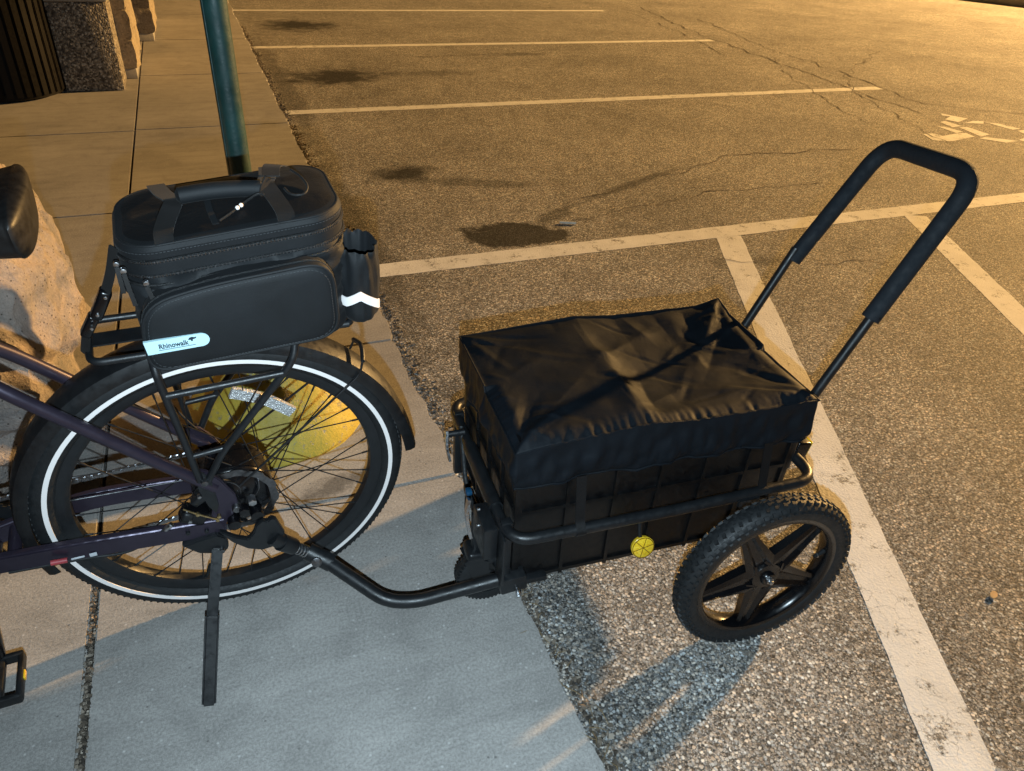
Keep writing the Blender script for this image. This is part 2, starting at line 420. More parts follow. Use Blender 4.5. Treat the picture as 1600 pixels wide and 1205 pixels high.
def boxo(name, c, s, mat, parent=None, rot=None, bev=.003, seg=2):
    bm = bmesh.new(); box(bm, c, s, rot, bev, seg); return bmobj(name, bm, mat, parent)
def cyl(name, a, b, r, mat, parent=None, seg=20, bev=0):
    a, b = Vector(a), Vector(b); d = (b-a).normalized(); L = (b-a).length
    e = min(bev or r*.12, L*.3)
    pts = [a, a+d*e*.3, a+d*e, b-d*e, b-d*e*.3, b]
    bm = bmesh.new(); sweep(bm, pts, [r-e, r-e*.3, r, r, r-e*.3, r-e], seg)
    return bmobj(name, bm, mat, parent)
def plate(name, poly, y0, y1, mat, parent, bev=.002):
    """poly in (u,w), extruded between local y0..y1"""
    bm = bmesh.new(); f = bm.faces.new([bm.verts.new((u, y0, w)) for u, w in poly])
    g = bmesh.ops.extrude_face_region(bm, geom=[f]); vs = [v for v in g['geom'] if isinstance(v, bmesh.types.BMVert)]
    bmesh.ops.translate(bm, vec=(0, y1-y0, 0), verts=vs)
    if bev: bmesh.ops.bevel(bm, geom=list(bm.edges), offset=bev, segments=2, affect='EDGES')
    return bmobj(name, bm, mat, parent)
def copyo(o, parent, rot=None, name=None):
    c = o.copy(); COL.objects.link(c); c.parent = parent
    if rot is not None: c.rotation_euler = rot
    return c
def struct(o): o['kind'] = 'structure'; return o
def frame_mw(o, th, ph=0.0):
    """local x along heading, y away from camera side, z up; ph leans the top towards -y"""
    U = Vector((math.cos(th), math.sin(th), 0))
    N = Vector((math.sin(th)*math.cos(ph), -math.cos(th)*math.cos(ph), -math.sin(ph)))
    Wv = N.cross(U); m = Matrix((U, -N, Wv)).transposed().to_4x4(); m.translation = o
    return m
def L(u, v, w): return Vector((u, -v, w))    # v counts towards the camera

# ------------------------------------------------------------------ ground
ZA = -.015
bm = bmesh.new()
for x0, x1, y0, y1 in ((.40, 60, -20, 70),):
    bm.faces.new([bm.verts.new(p) for p in ((x0, y0, ZA), (x1, y0, ZA), (x1, y1, ZA), (x0, y1, ZA))])
lot = struct(bmobj('parking_lot', bm, 'asphalt', None, False))

def line(name, a, b, w, z=.0018):
    a, b = Vector((*a, 0)), Vector((*b, 0)); d = (b-a).normalized(); n = Vector((-d.y, d.x, 0))*w/2
    k = max(2, int((b-a).length/.02)); bm = bmesh.new(); rows = []
    for i in range(k+1):
        p = a.lerp(b, i/k)
        ja = noise.noise(Vector((p.x*9, p.y*9, 1)))*.004 + noise.noise(Vector((p.x*70, p.y*70, 5)))*.0025
        jb = noise.noise(Vector((p.x*9, p.y*9, 9)))*.004 + noise.noise(Vector((p.x*70, p.y*70, 2)))*.0025
        q0 = p-n*(1+ja/w*2); q1 = p+n*(1+jb/w*2)
        rows.append((bm.verts.new((q0.x, q0.y, ZA+z)), bm.verts.new((q1.x, q1.y, ZA+z))))
    for i in range(k): bm.faces.new((rows[i][0], rows[i+1][0], rows[i+1][1], rows[i][1]))
    return bmobj(name, bm, 'paint', lot, False)
line('painted_line', (.53, 5.495), (5.82, 5.475), .105)
line('painted_line', (.50, 7.84), (5.60, 7.86), .105)
line('painted_line', (.49, 10.09), (5.33, 10.08), .105)
line('painted_line', (.53, 12.4), (5.2, 12.4), .105)
D0, D1 = (.56, 2.885), (5.6, 2.885)
line('painted_line', D0, D1, .125)
line('painted_line', (2.33, 2.845), (1.08, .17), .128, .001)
line('painted_line', (3.53, 2.815), (2.10, -.245), .128, .001)
line('painted_line', (4.73, 2.815), (3.3, -.245), .128, .001)
# painted wheelchair symbol, stencil pieces on the asphalt
SYM = [[(5.642, 4.607), (5.743, 4.425), (5.557, 4.353), (5.51, 4.44), (5.644, 4.51), (5.596, 4.546)],
 [(5.474, 4.407), (5.481, 4.251), (5.37, 4.234), (5.392, 4.382)], [(5.258, 4.292), (5.312, 4.257), (5.349, 4.116), (5.256, 4.098)],
 [(4.956, 4.131), (5.05, 4.13), (5.076, 4.055), (5.245, 4.088), (5.338, 4.083), (5.325, 3.991), (5.046, 3.932), (4.961, 3.933), (4.896, 3.983)],
 [(5.424, 4.225), (5.504, 4.222), (5.507, 4.015), (5.376, 3.981)], [(5.588, 4.321), (5.729, 4.361), (5.812, 4.333), (5.737, 4.269)],
 [(5.795, 4.31), (5.877, 4.256), (5.93, 4.09), (5.83, 4.08)], [(5.318, 3.946), (5.402, 3.965), (5.583, 3.827), (5.436, 3.811)],
 [(5.84, 4.05), (5.945, 4.06), (5.93, 3.93), (5.80, 3.82), (5.62, 3.77), (5.61, 3.85), (5.74, 3.89), (5.82, 3.96)]]
sym = empty('wheelchair_symbol', Matrix.Identity(4), lot)
for P in SYM:
    bm = bmesh.new(); bm.faces.new([bm.verts.new((x, y, ZA+.0018)) for x, y in P]); bmobj('stencil_piece', bm, 'paint', sym, False)
# cracks in the asphalt
def crack(pts, w=.012):
    P = [Vector((*p, 0)) for p in pts]; bm = bmesh.new(); prev = None
    S = []
    for a, b in zip(P, P[1:]):
        k = max(2, int((b-a).length/.05))
        S += [a.lerp(b, i/k) for i in range(k)]
    S.append(P[-1])
    for i, p in enumerate(S):
        d = (S[min(i+1, len(S)-1)]-S[max(i-1, 0)]).normalized(); n = Vector((-d.y, d.x, 0))
        p = p+n*(noise.noise(p*4)*.07+noise.noise(p*17)*.03); ww = .6*w*(.3+abs(noise.noise(p*6+Vector((5, 5, 5))))*1.8)
        ww *= 1 if 0 < i < len(S)-1 else .1
        r = (bm.verts.new((p.x-n.x*ww/2, p.y-n.y*ww/2, ZA+.003)), bm.verts.new((p.x+n.x*ww/2, p.y+n.y*ww/2, ZA+.003)))
        if prev: bm.faces.new((prev[0], r[0], r[1], prev[1]))
        prev = r
    bmobj('crack', bm, 'crack', lot, False)
crack([(6.07, 10.4), (5.65, 8.11), (5.58, 6.81), (5.50, 5.6), (5.45, 5.0), (5.5, 4.6)], .03)
crack([(6.4, 9.4), (6.0, 7.4), (5.95, 6.0), (5.75, 4.9), (6.4, 4.45), (7.2, 4.0)], .025)
crack([(7.4, 7.1), (6.4, 6.4), (5.95, 6.05), (5.45, 5.4), (5.1, 4.4), (4.95, 3.9)], .02)
crack([(5.7, 6.9), (5.2, 5.9), (4.9, 5.1), (4.75, 4.5)], .016)
crack([(1.62, 3.35), (2.29, 3.66), (3.13, 3.98), (4.2, 3.93), (4.8, 3.9)], .016)
crack([(1.61, 3.17), (2.1, 3.32), (2.57, 3.43), (3.4, 3.38)], .012)
crack([(2.05, 2.75), (2.2, 2.55), (2.45, 2.5), (2.9, 2.35)], .008)
crack([(5.3, 11.6), (5.6, 9.6), (5.5, 8.4), (5.2, 7.0)], .02)
crack([(1.9, 7.25), (2.6, 7.32), (3.5, 7.45)], .03)

# dark verge where the lot ends
bm = bmesh.new()
bm.faces.new([bm.verts.new(p) for p in ((17.2, 5.0, ZA+.02), (80, 5.0, ZA+.02), (80, 90, ZA+.02), (-5, 90, ZA+.02), (-5, 24, ZA+.02), (11.5, 14.9, ZA+.02), (13.9, 11.2, ZA+.02))])
struct(bmobj('grass_verge', bm, 'grass', None, False))
# pale kerb before the verge
tubepts = [(11.3, 15.0, ZA), (13.75, 11.1, ZA), (17.0, 5.0, ZA)]
struct(band('far_kerb', tubepts, .26, .18, (0, 0, 1), 'concrete', None))

# ------------------------------------------------------------------ sidewalk of concrete slabs
bm = bmesh.new()
bm.faces.new([bm.verts.new(p) for p in ((-12, -6, -.022), (.51, -6, -.022), (.51, 40, -.022), (-12, 40, -.022))])
walk = struct(bmobj('sidewalk', bm, 'soil', None, False))
def slab(x0, x1, y0, y1, gap=.006, edge=False):
    """a slab with soft arrises; edge=True crumbles its right side"""
    x0 += gap; x1 -= 0 if edge else gap; y0 += gap; y1 -= gap
    pts = [(x0, y0)]
    if edge:
        k = max(2, int((y1-y0)/.018))
        for i in range(k+1):
            y = y0+(y1-y0)*i/k
            x = x1 + noise.noise(Vector((3, y*2.2, 0)))*.014 + noise.noise(Vector((9, y*13, 0)))*.010 + noise.noise(Vector((9, y*37, 4)))*.006
            e = min(i, k-i)
            if e == 0: x -= .010
            elif e == 1: x -= .003
            pts.append((x, y))
    else: pts += [(x1, y0), (x1, y1)]
    pts.append((x0, y1))
    bm = bmesh.new(); f = bm.faces.new([bm.verts.new((x, y, 0)) for x, y in pts])
    bm.normal_update()
    if f.normal.z < 0: f.normal_flip()
    g = bmesh.ops.extrude_face_region(bm, geom=[f]); vs = [v for v in g['geom'] if isinstance(v, bmesh.types.BMVert)]
    top = [e for e in g['geom'] if isinstance(e, bmesh.types.BMFace)]
    bmesh.ops.translate(bm, vec=(0, 0, -.06), verts=[v for v in bm.verts if v not in vs])
    te = [e for e in bm.edges if all(abs(v.co.z) < 1e-6 for v in e.verts)]
    bmesh.ops.bevel(bm, geom=te, offset=.004, segments=2, affect='EDGES')
    return bmobj('slab', bm, 'concrete', walk, True, 30)
XJ, XE = -.407, .508
RY = [-1.2, 1.523, 2.29, 3.785, 5.19, 6.7, 8.2, 9.7, 11.2, 12.7, 14.2, 15.7]
for a, b in zip(RY, RY[1:]): slab(XJ + (.006 if a < 1.5 else 0), XE, a, b, .0025, True)
LY = [-1.2, 2.29, 3.785, 5.17, 6.7, 8.2, 9.7, 11.2, 12.7]
for a, b in zip(LY, LY[1:]):
    slab(-1.75, XJ - (.003 if a < 1.5 else 0), a, b, .0025)
    slab(-3.2, -1.75, a, b, .0025)
# grit in the gutter and in the near joint
def grit(name, n, fx, rng, zt, parent=None, smax=.006):
    bm = bmesh.new()
    for i in range(n):
        y = rng[0]+(rng[1]-rng[0])*random.random()**1.5
        x = fx(y); s = random.uniform(.0012, smax)*(random.random()**.7)
        rot = Matrix.Rotation(random.random()*6, 3, 'X') @ Matrix.Rotation(random.random()*6, 3, 'Z')
        for v in box(bm, (0, 0, 0), (s*1.6, s*1.6, s*1.6)):
            v.co = rot @ (v.co*random.uniform(.6, 1.3)) + Vector((x, y, zt+s*.4))
    o = bmobj(name, bm, 'grit', parent, False); o['kind'] = 'stuff'
    return o
def fx_gutter(y): return XE + .002 + abs(random.gauss(0, .022)) + max(0, noise.noise(Vector((1, y*3, 0))))*.03
o = grit('gutter_grit', 5500, fx_gutter, (.45, 9), ZA); tag(o, 'dark grit and dead needles gathered along the sidewalk edge', 'grit')
o = grit('joint_grit', 2200, lambda y: XJ+random.gauss(0, .0045), (.6, 1.52), -.005, None, .005); tag(o, 'crumbled filler and grit in the near sidewalk joint', 'grit')
bm = bmesh.new()      # dry grass blades lying in the gutter
for i in range(150):
    y = .5+random.random()**1.4*5; x = fx_gutter(y); a = random.random()*6.28; l = random.uniform(.012, .05)
    d = Vector((math.cos(a), math.sin(a), random.uniform(0, .4)))*l; p = Vector((x, y, ZA+.004)); m = p+d*.5+Vector((random.gauss(0, .004), random.gauss(0, .004), .004))
    sweep(bm, [p, m, p+d], [.0007, .0009, .0003], 4)
o = bmobj('dry_blades', bm, simple('dry_grass', (.22, .15, .07), .8), None); o['kind'] = 'stuff'; tag(o, 'thin dry grass blades lying in the gutter by the trailer', 'dry grass')

# ------------------------------------------------------------------ bicycle
BIKE = frame_mw(Vector((-.0686, 1.2796, .0048)), .0434, .10)
bike = empty('bicycle', BIKE, None, 'dark purple electric bicycle on its kickstand with the trailer hitched behind', 'bicycle')
RW, RS = .352, .320
def make_wheel(parent, u, rear=True):
    w = empty('wheel', Matrix.Translation((u, 0, RW)), parent)
    # tyre: torus section with shoulder, small tread blocks
    bm = bmesh.new(); prof = []
    rc, hw, hh = .3255, .0275, .0265
    for k in range(20):
        a = 2*math.pi*k/20
        prof.append((rc+hh*math.copysign(abs(math.sin(a))**.85, math.sin(a)), hw*math.copysign(abs(math.cos(a))**.9, math.cos(a))))
    lathe(bm, prof, 96)
    for k in range(150):
        a = 2*math.pi*k/150
        for s in (-1, 1):
            for ax, rr, sx in ((.0185, .3441, .0105), (.0075, .3486, .010)):
                aa = a+(.012 if ax > .01 else 0)
                box(bm, (rr*math.cos(aa), s*ax, rr*math.sin(aa)), (.0016, sx*.75, .0070), Matrix.Rotation(-aa, 3, 'Y') @ Matrix.Rotation(s*.5, 3, 'X'))
    ty = bmobj('tyre', bm, 'rubber', w)
    for s in (1, -1):      # reflective stripe on each side wall
        bm = bmesh.new()
        lathe(bm, [(RS-.0042, -s*.0274), (RS+.0042, -s*.0278), (RS+.0042, -s*.0262), (RS-.0042, -s*.0258)], 120)
        bmobj('reflective_stripe', bm, 'stripe', w)
    bm = bmesh.new()
    lathe(bm, [(.306, -.0165), (.309, -.013), (.309, .013), (.306, .0165), (.292, .0165), (.281, .010), (.279, 0), (.281, -.010), (.292, -.0165)], 96)
    bmobj('rim', bm, 'black_metal', w)
    # hub
    bm = bmesh.new()
    if rear:
        lathe(bm, [(.001, -.052), (.035, -.052), (.040, -.049), (.066, -.044), (.074, -.038), (.076, -.030), (.076, .030), (.074, .038), (.060, .042), (.034, .046), (.001, .046)], 48, close=False)
    else:
        lathe(bm, [(.001, -.05), (.012, -.05), (.012, -.036), (.03, -.034), (.03, -.028), (.014, -.024), (.014, .024), (.03, .028), (.03, .034), (.012, .036), (.012, .05), (.001, .05)], 32, close=False)
    hub = bmobj('hub_motor' if rear else 'hub', bm, 'gloss_black', w)
    bm = bmesh.new(); lathe(bm, [(.009, -.075), (.009, .070), (.0075, .072), (.001, .072), (.001, -.077), (.0075, -.077)], 16); bmobj('axle', bm, 'dark_steel', w)
    fr = .072 if rear else .028
    src = {}
    nsp = 36
    for k in range(nsp):
        side = -1 if k % 2 else 1; cross = 1 if (k//2) % 2 else -1
        key = (side, cross); a = 2*math.pi*k/nsp
        if key not in src:
            off = .85 if rear else .9
            p0 = Vector((fr*math.cos(off*cross), side*.030, fr*math.sin(off*cross))); p1 = Vector((.282, side*.004, 0))
            bm = bmesh.new(); d = (p1-p0)
            sweep(bm, [p0, p0+d*.93, p0+d*.935, p1], [.0013, .0013, .0021, .0021], 7)
            s = bmobj('spoke', bm, 'spoke', w); src[key] = s; s.rotation_euler = (0, -a, 0)
        else: copyo(src[key], w, (0, -a, 0))
    # brake disc on the near side
    bm = bmesh.new(); n = 72; rg = []
    for k in range(n):
        a = 2*math.pi*k/n; ro = .0815+(.0018 if (k//3) % 2 else -.0014); ri = .066+(.0012 if (k//3) % 2 else 0)
        rg.append([bm.verts.new((r*math.cos(a), -y, r*math.sin(a))) for r, y in ((ro, .052), (ro, .0502), (ri, .0502), (ri, .052))])
    for k in range(n):
        A, B = rg[k], rg[(k+1) % n]
        for j in range(4): bm.faces.new((A[j], A[(j+1) % 4], B[(j+1) % 4], B[j]))
    for k in range(6):
        a0 = 2*math.pi*k/6
        pts = [Vector((r*math.cos(a0+t), -.0511, r*math.sin(a0+t))) for r, t in ((.024, 0), (.038, .16), (.052, .42), (.066, .75))]
        sweep(bm, fillet(pts, .02, 3), 0, flat=(.009, .0016, (0, 1, 0)))
    lathe(bm, [(.020, -.052), (.029, -.052), (.029, -.0502), (.020, -.0502)], 24)
    bd = bmobj('brake_disc', bm, 'dark_steel', w)
    tube('valve', [(.279*math.cos(-1.89), 0, .279*math.sin(-1.89)), (.245*math.cos(-1.89), 0, .245*math.sin(-1.89))], .0042, 'rubber', w, seg=10)
    return w
wheel = make_wheel(bike, 0)
# white spoke reflector
def bar_arc(r, a0, a1, n=10): return [Vector((r*math.cos(a0+(a1-a0)*k/n), .012, r*math.sin(a0+(a1-a0)*k/n))) for k in range(n+1)]
rp = [L(.030, -.012, .572-RW), L(.085, -.012, .545-RW), L(.135, -.012, .497-RW)]
band('spoke_reflector', fillet(rp, .03, 5), .022, .009, (0, 0, 1), 'clear', wheel)
make_wheel(bike, -1.09, False)

# mudguard: U-section arc, ends behind the axle and runs forward to the stays
def mudguard(parent, u, a0, a1):
    bm = bmesh.new(); n = 60; rings = []
    sec = [(.344, -.0365), (.356, -.0360), (.366, -.031), (.371, -.016), (.3725, 0), (.371, .016), (.366, .031), (.356, .0360), (.344, .0365),
           (.344, .0345), (.355, .0340), (.3645, .0292), (.3690, .015), (.3705, 0), (.3690, -.015), (.3645, -.0292), (.355, -.0340), (.344, -.0345)]
    for k in range(n+1):
        a = a0+(a1-a0)*k/n; t = k/n
        flare = .010*max(0, 1-t/.12)**2; ring = []
        for r, y in sec:
            narrow = 1-.25*max(0, 1-t/.05)
            ring.append(bm.verts.new((u+(r+flare)*math.cos(a), y*narrow, RW+(r+flare)*math.sin(a))))
        rings.append(ring)
    m = len(sec)
    for A, B in zip(rings, rings[1:]):
        for j in range(m): bm.faces.new((A[j], A[(j+1) % m], B[(j+1) % m], B[j]))
    bm.faces.new(rings[0]); bm.faces.new(rings[-1][::-1])
    return bmobj('mudguard', bm, 'black_plastic', parent)
mg = mudguard(bike, 0, R(1), R(197))
for s in (1, -1):
    tube('stay', [L(.012, s*.062, .40), L(.26, s*.040, .600), L(.268, s*.034, .628)], .0024, 'spoke', mg, .02)
tube('stay_clip', [L(.268, .036, .628), L(.276, 0, .640), L(.268, -.036, .628)], .0045, 'black_plastic', mg, .02)

# frame
fr = empty('frame', Matrix.Identity(4), bike)
for s in (1, -1):
    tube('seat_stay', [L(-.03, s*.062, .412), L(-.10, s*.061, .488), L(-.300, s*.052, .715), L(-.385, s*.022, .80)], .0115, 'purple', fr, .05, 14)
    bm = bmesh.new()
    pts = fillet([L(-.025, s*.062, .305), L(-.14, s*.064, .318), L(-.27, s*.062, .332), L(-.43, s*.035, .315)], .06)
    sweep(bm, pts, 0, flat=(.046, .018, (0, 0, 1), 1)); bmesh.ops.bevel(bm, geom=list(bm.edges), offset=.005, segments=3, affect='EDGES', clamp_overlap=True)
    bmobj('chain_stay', bm, 'purple', fr)
    plate('dropout', [(-.056, .470), (-.038, .460), (-.017, .430), (.002, .387), (.005, .354), (-.018, .318), (-.040, .296), (-.062, .300), (-.050, .330), (-.042, .362), (-.050, .420)], -s*.057, -s*.067, 'purple', fr)
plate('stay_guard', [(-.060, .474), (-.043, .463), (-.033, .436), (-.030, .370), (-.038, .350), (-.048, .372), (-.058, .420)], -.068, -.0715, 'rubber', fr, .001)
tube('fender_bridge', [L(-.335, .045, .745), L(-.335, -.045, .745)], .009, 'purple', fr)
tube('lower_bridge', [L(-.385, .05, .325), L(-.385, -.05, .325)], .012, 'purple', fr)
tube('seat_tube', [L(-.445, 0, .30), L(-.30, 0, .80)], .0175, 'purple', fr, seg=18)
tube('top_tube', [L(-.325, 0, .72), L(-.93, 0, .80)], .019, 'purple', fr, seg=18)
tube('down_tube', [L(-.445, 0, .30), L(-.95, 0, .72)], .030, 'purple', fr, seg=18)
tube('head_tube', [L(-.955, 0, .68), L(-.915, 0, .84)], .022, 'purple', fr, seg=18)
cyl('bottom_bracket', L(-.445, .045, .30), L(-.445, -.045, .30), .030, 'purple', fr)
tube('fork_crown', [L(-.962, .055, .63), L(-.962, -.055, .63)], .018, 'purple', fr)
for s in (1, -1): tube('fork_leg', [L(-.962, s*.052, .64), L(-1.09, s*.052, RW)], .015, 'black_metal', fr, seg=14)
tube('sticker_oval', [L(-.326, .0735, .3245), L(-.300, .0735, .322)], .0052, 'red_sticker', fr)
boxo('sticker_code', L(-.258, .0733, .320), (.012, .002, .008), 'sticker', fr, None, .0005)
boxo('sticker_text', L(-.283, .0731, .321), (.022, .002, .0035), 'sticker', fr, None, .0005)
for u, w in ((-.095, .318), (-.062, .311)): cyl('bolt', L(u, .071, w), L(u, .078, w), .0042, 'black_metal', fr, 10)

# saddle and its post, handlebar
tube('seat_post', [L(-.31, 0, .77), L(-.262, 0, .945)], .0145, 'black_metal', bike, seg=16)
def saddle():
    bm = bmesh.new(); st = []
    n = 60
    for i in range(n+1):
        t = (i/n)**1.6; u = -.178-.275*t
        hw = (.082*(1-t)**.8+.020) if t > .08 else .102*math.sqrt(max(0, 1-((.08-t)/.08)**2))*.95+.004
        hw *= 1 if t < .92 else max(.1, math.sqrt(max(0, 1-((t-.92)/.08)**2)))
        zc = .966+.026*math.sin(min(1, (1-t)*1.3)*1.57)-.01*math.sin(t*3.1)
        th = .055*(1-t)**.6+.020
        if t < .08: th *= .35+.65*math.sqrt(max(0, 1-((.08-t)/.08)**2))
        ring = []
        for k in range(36):
            a = 2*math.pi*k/36; y = hw*math.copysign(abs(math.cos(a))**.75, math.cos(a)); z = (.28*th*math.sin(a)) if math.sin(a) > 0 else th*math.sin(a)*1.0
            ring.append(bm.verts.new((u, y, zc+z)))
        st.append(ring)
    for A, B in zip(st, st[1:]):
        for k in range(36): bm.faces.new((A[k], A[(k+1) % 36], B[(k+1) % 36], B[k]))
    bm.faces.new(st[0]); bm.faces.new(st[-1][::-1])
    o = bmobj('saddle', bm, 'gloss_black', bike, ang=80); o.data.materials[0] = simple('saddle_vinyl', (.007, .0065, .0065), .5, bump=.06, bscale=300)
    return o
sd = saddle()
for s in (1, -1): tube('rail', [L(-.215, s*.035, .95), L(-.30, s*.022, .945), L(-.42, s*.012, .965)], .0038, 'dark_steel', sd, .05)
tube('stem', [L(-.913, 0, .83), L(-.895, 0, .92), L(-.955, 0, .95)], .016, 'black_metal', bike, .03)
hb = tube('handlebar', [L(-.83, .33, 1.0), L(-.95, .20, .985), L(-.955, .05, .95), L(-.955, -.05, .95), L(-.95, -.20, .985), L(-.83, -.33, 1.0)], .0125, 'black_metal', bike, .06)
for s in (1, -1): tube('grip', [L(-.80, s*.36, 1.003), L(-.885, s*.27, .994)], .017, 'rubber', hb)

# cranks, pedal, chain, far-side drive
ck = empty('crankset', Matrix.Identity(4), bike)
tube('crank_arm', [L(-.445, .062, .30), L(-.472, .075, .095)], [.014, .010], 'gloss_black', ck, seg=12)
tube('crank_arm', [L(-.445, -.062, .30), L(-.438, -.075, .47)], [.014, .010], 'gloss_black', ck, seg=12)
bm = bmesh.new(); lathe(bm, [(.06, .047), (.088, .047), (.088, .050), (.06, .050)], 60)
for k in range(44):
    a = 2*math.pi*k/44; box(bm, (.090*math.cos(a), .0485, .090*math.sin(a)), (.006, .002, .005), Matrix.Rotation(-a, 3, 'Y'))
for k in range(5):
    a = 2*math.pi*k/5; box(bm, (.035*math.cos(a), .0485, .035*math.sin(a)), (.06, .003, .012), Matrix.Rotation(-a, 3, 'Y'))
cr = bmobj('chainring', bm, 'black_metal', ck); cr.location = (-.445, 0, .30)
def pedal(s, u, w):
    pd = empty('pedal', Matrix.Translation(L(u, s*.125, w)), ck)
    tube('spindle', [(0, -s*-.045, 0), (0, -s*.05, 0)], .006, 'steel', pd)
    for x in (-.042, .042):
        boxo('cage_bar', (x, 0, 0), (.010, .096, .022), 'black_plastic', pd, None, .003)
    for y in (-.046, .046): boxo('cage_end', (0, y, 0), (.092, .012, .024), 'black_plastic', pd, None, .004)
    boxo('body', (0, 0, 0), (.030, .088, .018), 'black_plastic', pd, None, .005)
    for x in (-.047, .047): boxo('pedal_reflector', (x+(.0012 if x > 0 else -.0012), 0, 0), (.003, .018, .010), 'amber', pd, None, .0006)
    return pd
pedal(1, -.478, .090); pedal(-1, -.435, .475)
# cassette and derailleur on the far side
bm = bmesh.new()
for k in range(8):
    r = .060-.0042*k; y = .050+.0034*k
    lathe(bm, [(.02, y), (r, y), (r, y+.0016), (.02, y+.0016)], 40)
bmobj('cassette', bm, 'dark_steel', bike).location = (0, 0, RW)
chain_pts = [L(-.445, -.0485, .300+.089), L(-.01, -.058, RW+.052)]
def chain(a, b):
    bm = bmesh.new(); d = b-a; n = int(d.length/.0127); x = d.normalized()
    ang = math.atan2(x.z, x.x)
    for i in range(n):
        p = a+x*(.0127*(i+.5)); off = .0032 if i % 2 else .0022
        for s in (-1, 1):
            box(bm, p+Vector((0, s*off, 0)), (.0155, .001, .0075), Matrix.Rotation(-ang, 3, 'Y'))
        box(bm, p-x*.006, (.004, .006, .004))
    return bmobj('chain', bm, 'steel', bike, False)
chain(L(-.445, -.0485, .389), L(-.01, -.056, RW+.052)); chain(L(-.445, -.0485, .211), L(.0, -.056, RW-.115))
der = empty('derailleur', Matrix.Identity(4), bike)
boxo('body', L(.012, -.078, .29), (.03, .022, .035), 'black_metal', der, Matrix.Rotation(.4, 3, 'Y'), .005)
boxo('cage', L(.0, -.066, .215), (.016, .004, .095), 'black_metal', der, Matrix.Rotation(.25, 3, 'Y'), .002)
for w in (.262, .185): cyl('jockey_wheel', L(.0, -.057, w), L(.0, -.063, w), .019, 'black_plastic', der)

# brake caliper between the stays, hose and spring bolts
cal = empty('brake_caliper', Matrix.Identity(4), bike)
boxo('body', L(-.078, .060, .352), (.048, .030, .034), 'gloss_black', cal, Matrix.Rotation(.55, 3, 'Y'), .006, 3)
boxo('piston_cap', L(-.088, .068, .362), (.020, .022, .020), 'black_metal', cal, Matrix.Rotation(.55, 3, 'Y'), .006, 3)
boxo('mount', L(-.062, .060, .388), (.030, .016, .016), 'black_metal', cal, Matrix.Rotation(-.6, 3, 'Y'), .003)
tube('adjust_rod', [L(-.092, .073, .384), L(-.070, .077, .366), L(-.038, .078, .340)], .0020, 'brass', cal, .01)
for u, v, w in ((-.070, .079, .366), (-.038, .080, .340), (-.034, .080, .348), (-.086, .077, .350), (-.060, .072, .405)): cyl('bolt', L(u, v-.006, w), L(u, v+.002, w), .0036, 'brass' if u > -.05 or u == -.070 else 'steel', cal, 10)
cyl('cable_ferrule', L(-.118, .070, .348), L(-.132, .070, .337), .0052, 'steel', cal)
tube('hose', [L(-.125, .070, .343), L(-.20, .066, .292), L(-.27, .060, .30), L(-.40, .05, .30)], .0030, 'rubber', cal, .06)
tube('cable', [L(-.10, -.05, .60), L(-.06, -.05, .50), L(-.02, -.07, .40)], .0022, 'rubber', bike, .03)

# kickstand
ks = empty('kickstand', Matrix.Identity(4), bike)
plate('bracket', [(-.112, .292), (-.045, .300), (-.030, .285), (-.028, .262), (-.034, .246), (-.050, .243), (-.085, .258)], -.066, -.082, 'black_metal', ks, .003)
cyl('pivot_bolt', L(-.043, .080, .257), L(-.043, .090, .257), .0055, 'dark_steel', ks, 12)
a, b, c2 = L(-.050, .080, .262), L(-.086, .158, .150), L(-.124, .268, .0240)
bm = bmesh.new(); sweep(bm, [a, a.lerp(b, .5), b], 0, flat=(.021, .014, (1, 0, 0))); bmesh.ops.bevel(bm, geom=list(bm.edges), offset=.003, segments=2, affect='EDGES'); bmobj('leg', bm, 'black_metal', ks)
bm = bmesh.new(); sweep(bm, [b+(a-b)*.06, b, b.lerp(c2, .5), b.lerp(c2, .93), c2], 0, flat=(.027, .018, (1, 0, 0))); bmesh.ops.bevel(bm, geom=list(bm.edges), offset=.004, segments=3, affect='EDGES'); bmobj('foot', bm, 'black_plastic', ks)

# luggage rack
rk = empty('luggage_rack', Matrix.Identity(4), bike)
ZP = .735
tube('platform_hoop', [L(.24, .060, ZP), L(-.165, .058, ZP), L(-.168, -.062, ZP), L(.24, -.060, ZP)], .0062, 'black_metal', rk, .022)
tube('end_hoop', [L(.235, .060, ZP), L(.245, .055, ZP), L(.245, -.055, ZP), L(.235, -.060, ZP)], .0062, 'black_metal', rk, .01)
band('centre_plate', [L(.235, 0, ZP+.003), L(-.16, 0, ZP+.003)], .003, .036, (0, 0, 1), 'black_metal', rk)
for s in (1, -1):
    v = s*.078
    tube('front_leg', [L(-.052, s*.072, .447), L(-.060, v, .55), L(-.076, v, .700), L(-.078, s*.060, ZP)], .0068, 'black_metal', rk, .015)
    tube('rear_leg', [L(-.038, s*.072, .443), L(-.005, v, .510), L(.138, v, .690), L(.150, s*.060, ZP)], .0068, 'black_metal', rk, .02)
    tube('side_rail', [L(-.070, s*.080, .662), L(.118, s*.080, .668)], .0062, 'black_metal', rk)
    tube('cross_strut', [L(-.058, s*.076, .514), L(.006, s*.076, .520)], .0055, 'black_metal', rk)
    cyl('mount_bolt', L(-.045, s*.066, .447), L(-.045, s*.084, .447), .0065, 'dark_steel', rk, 12)

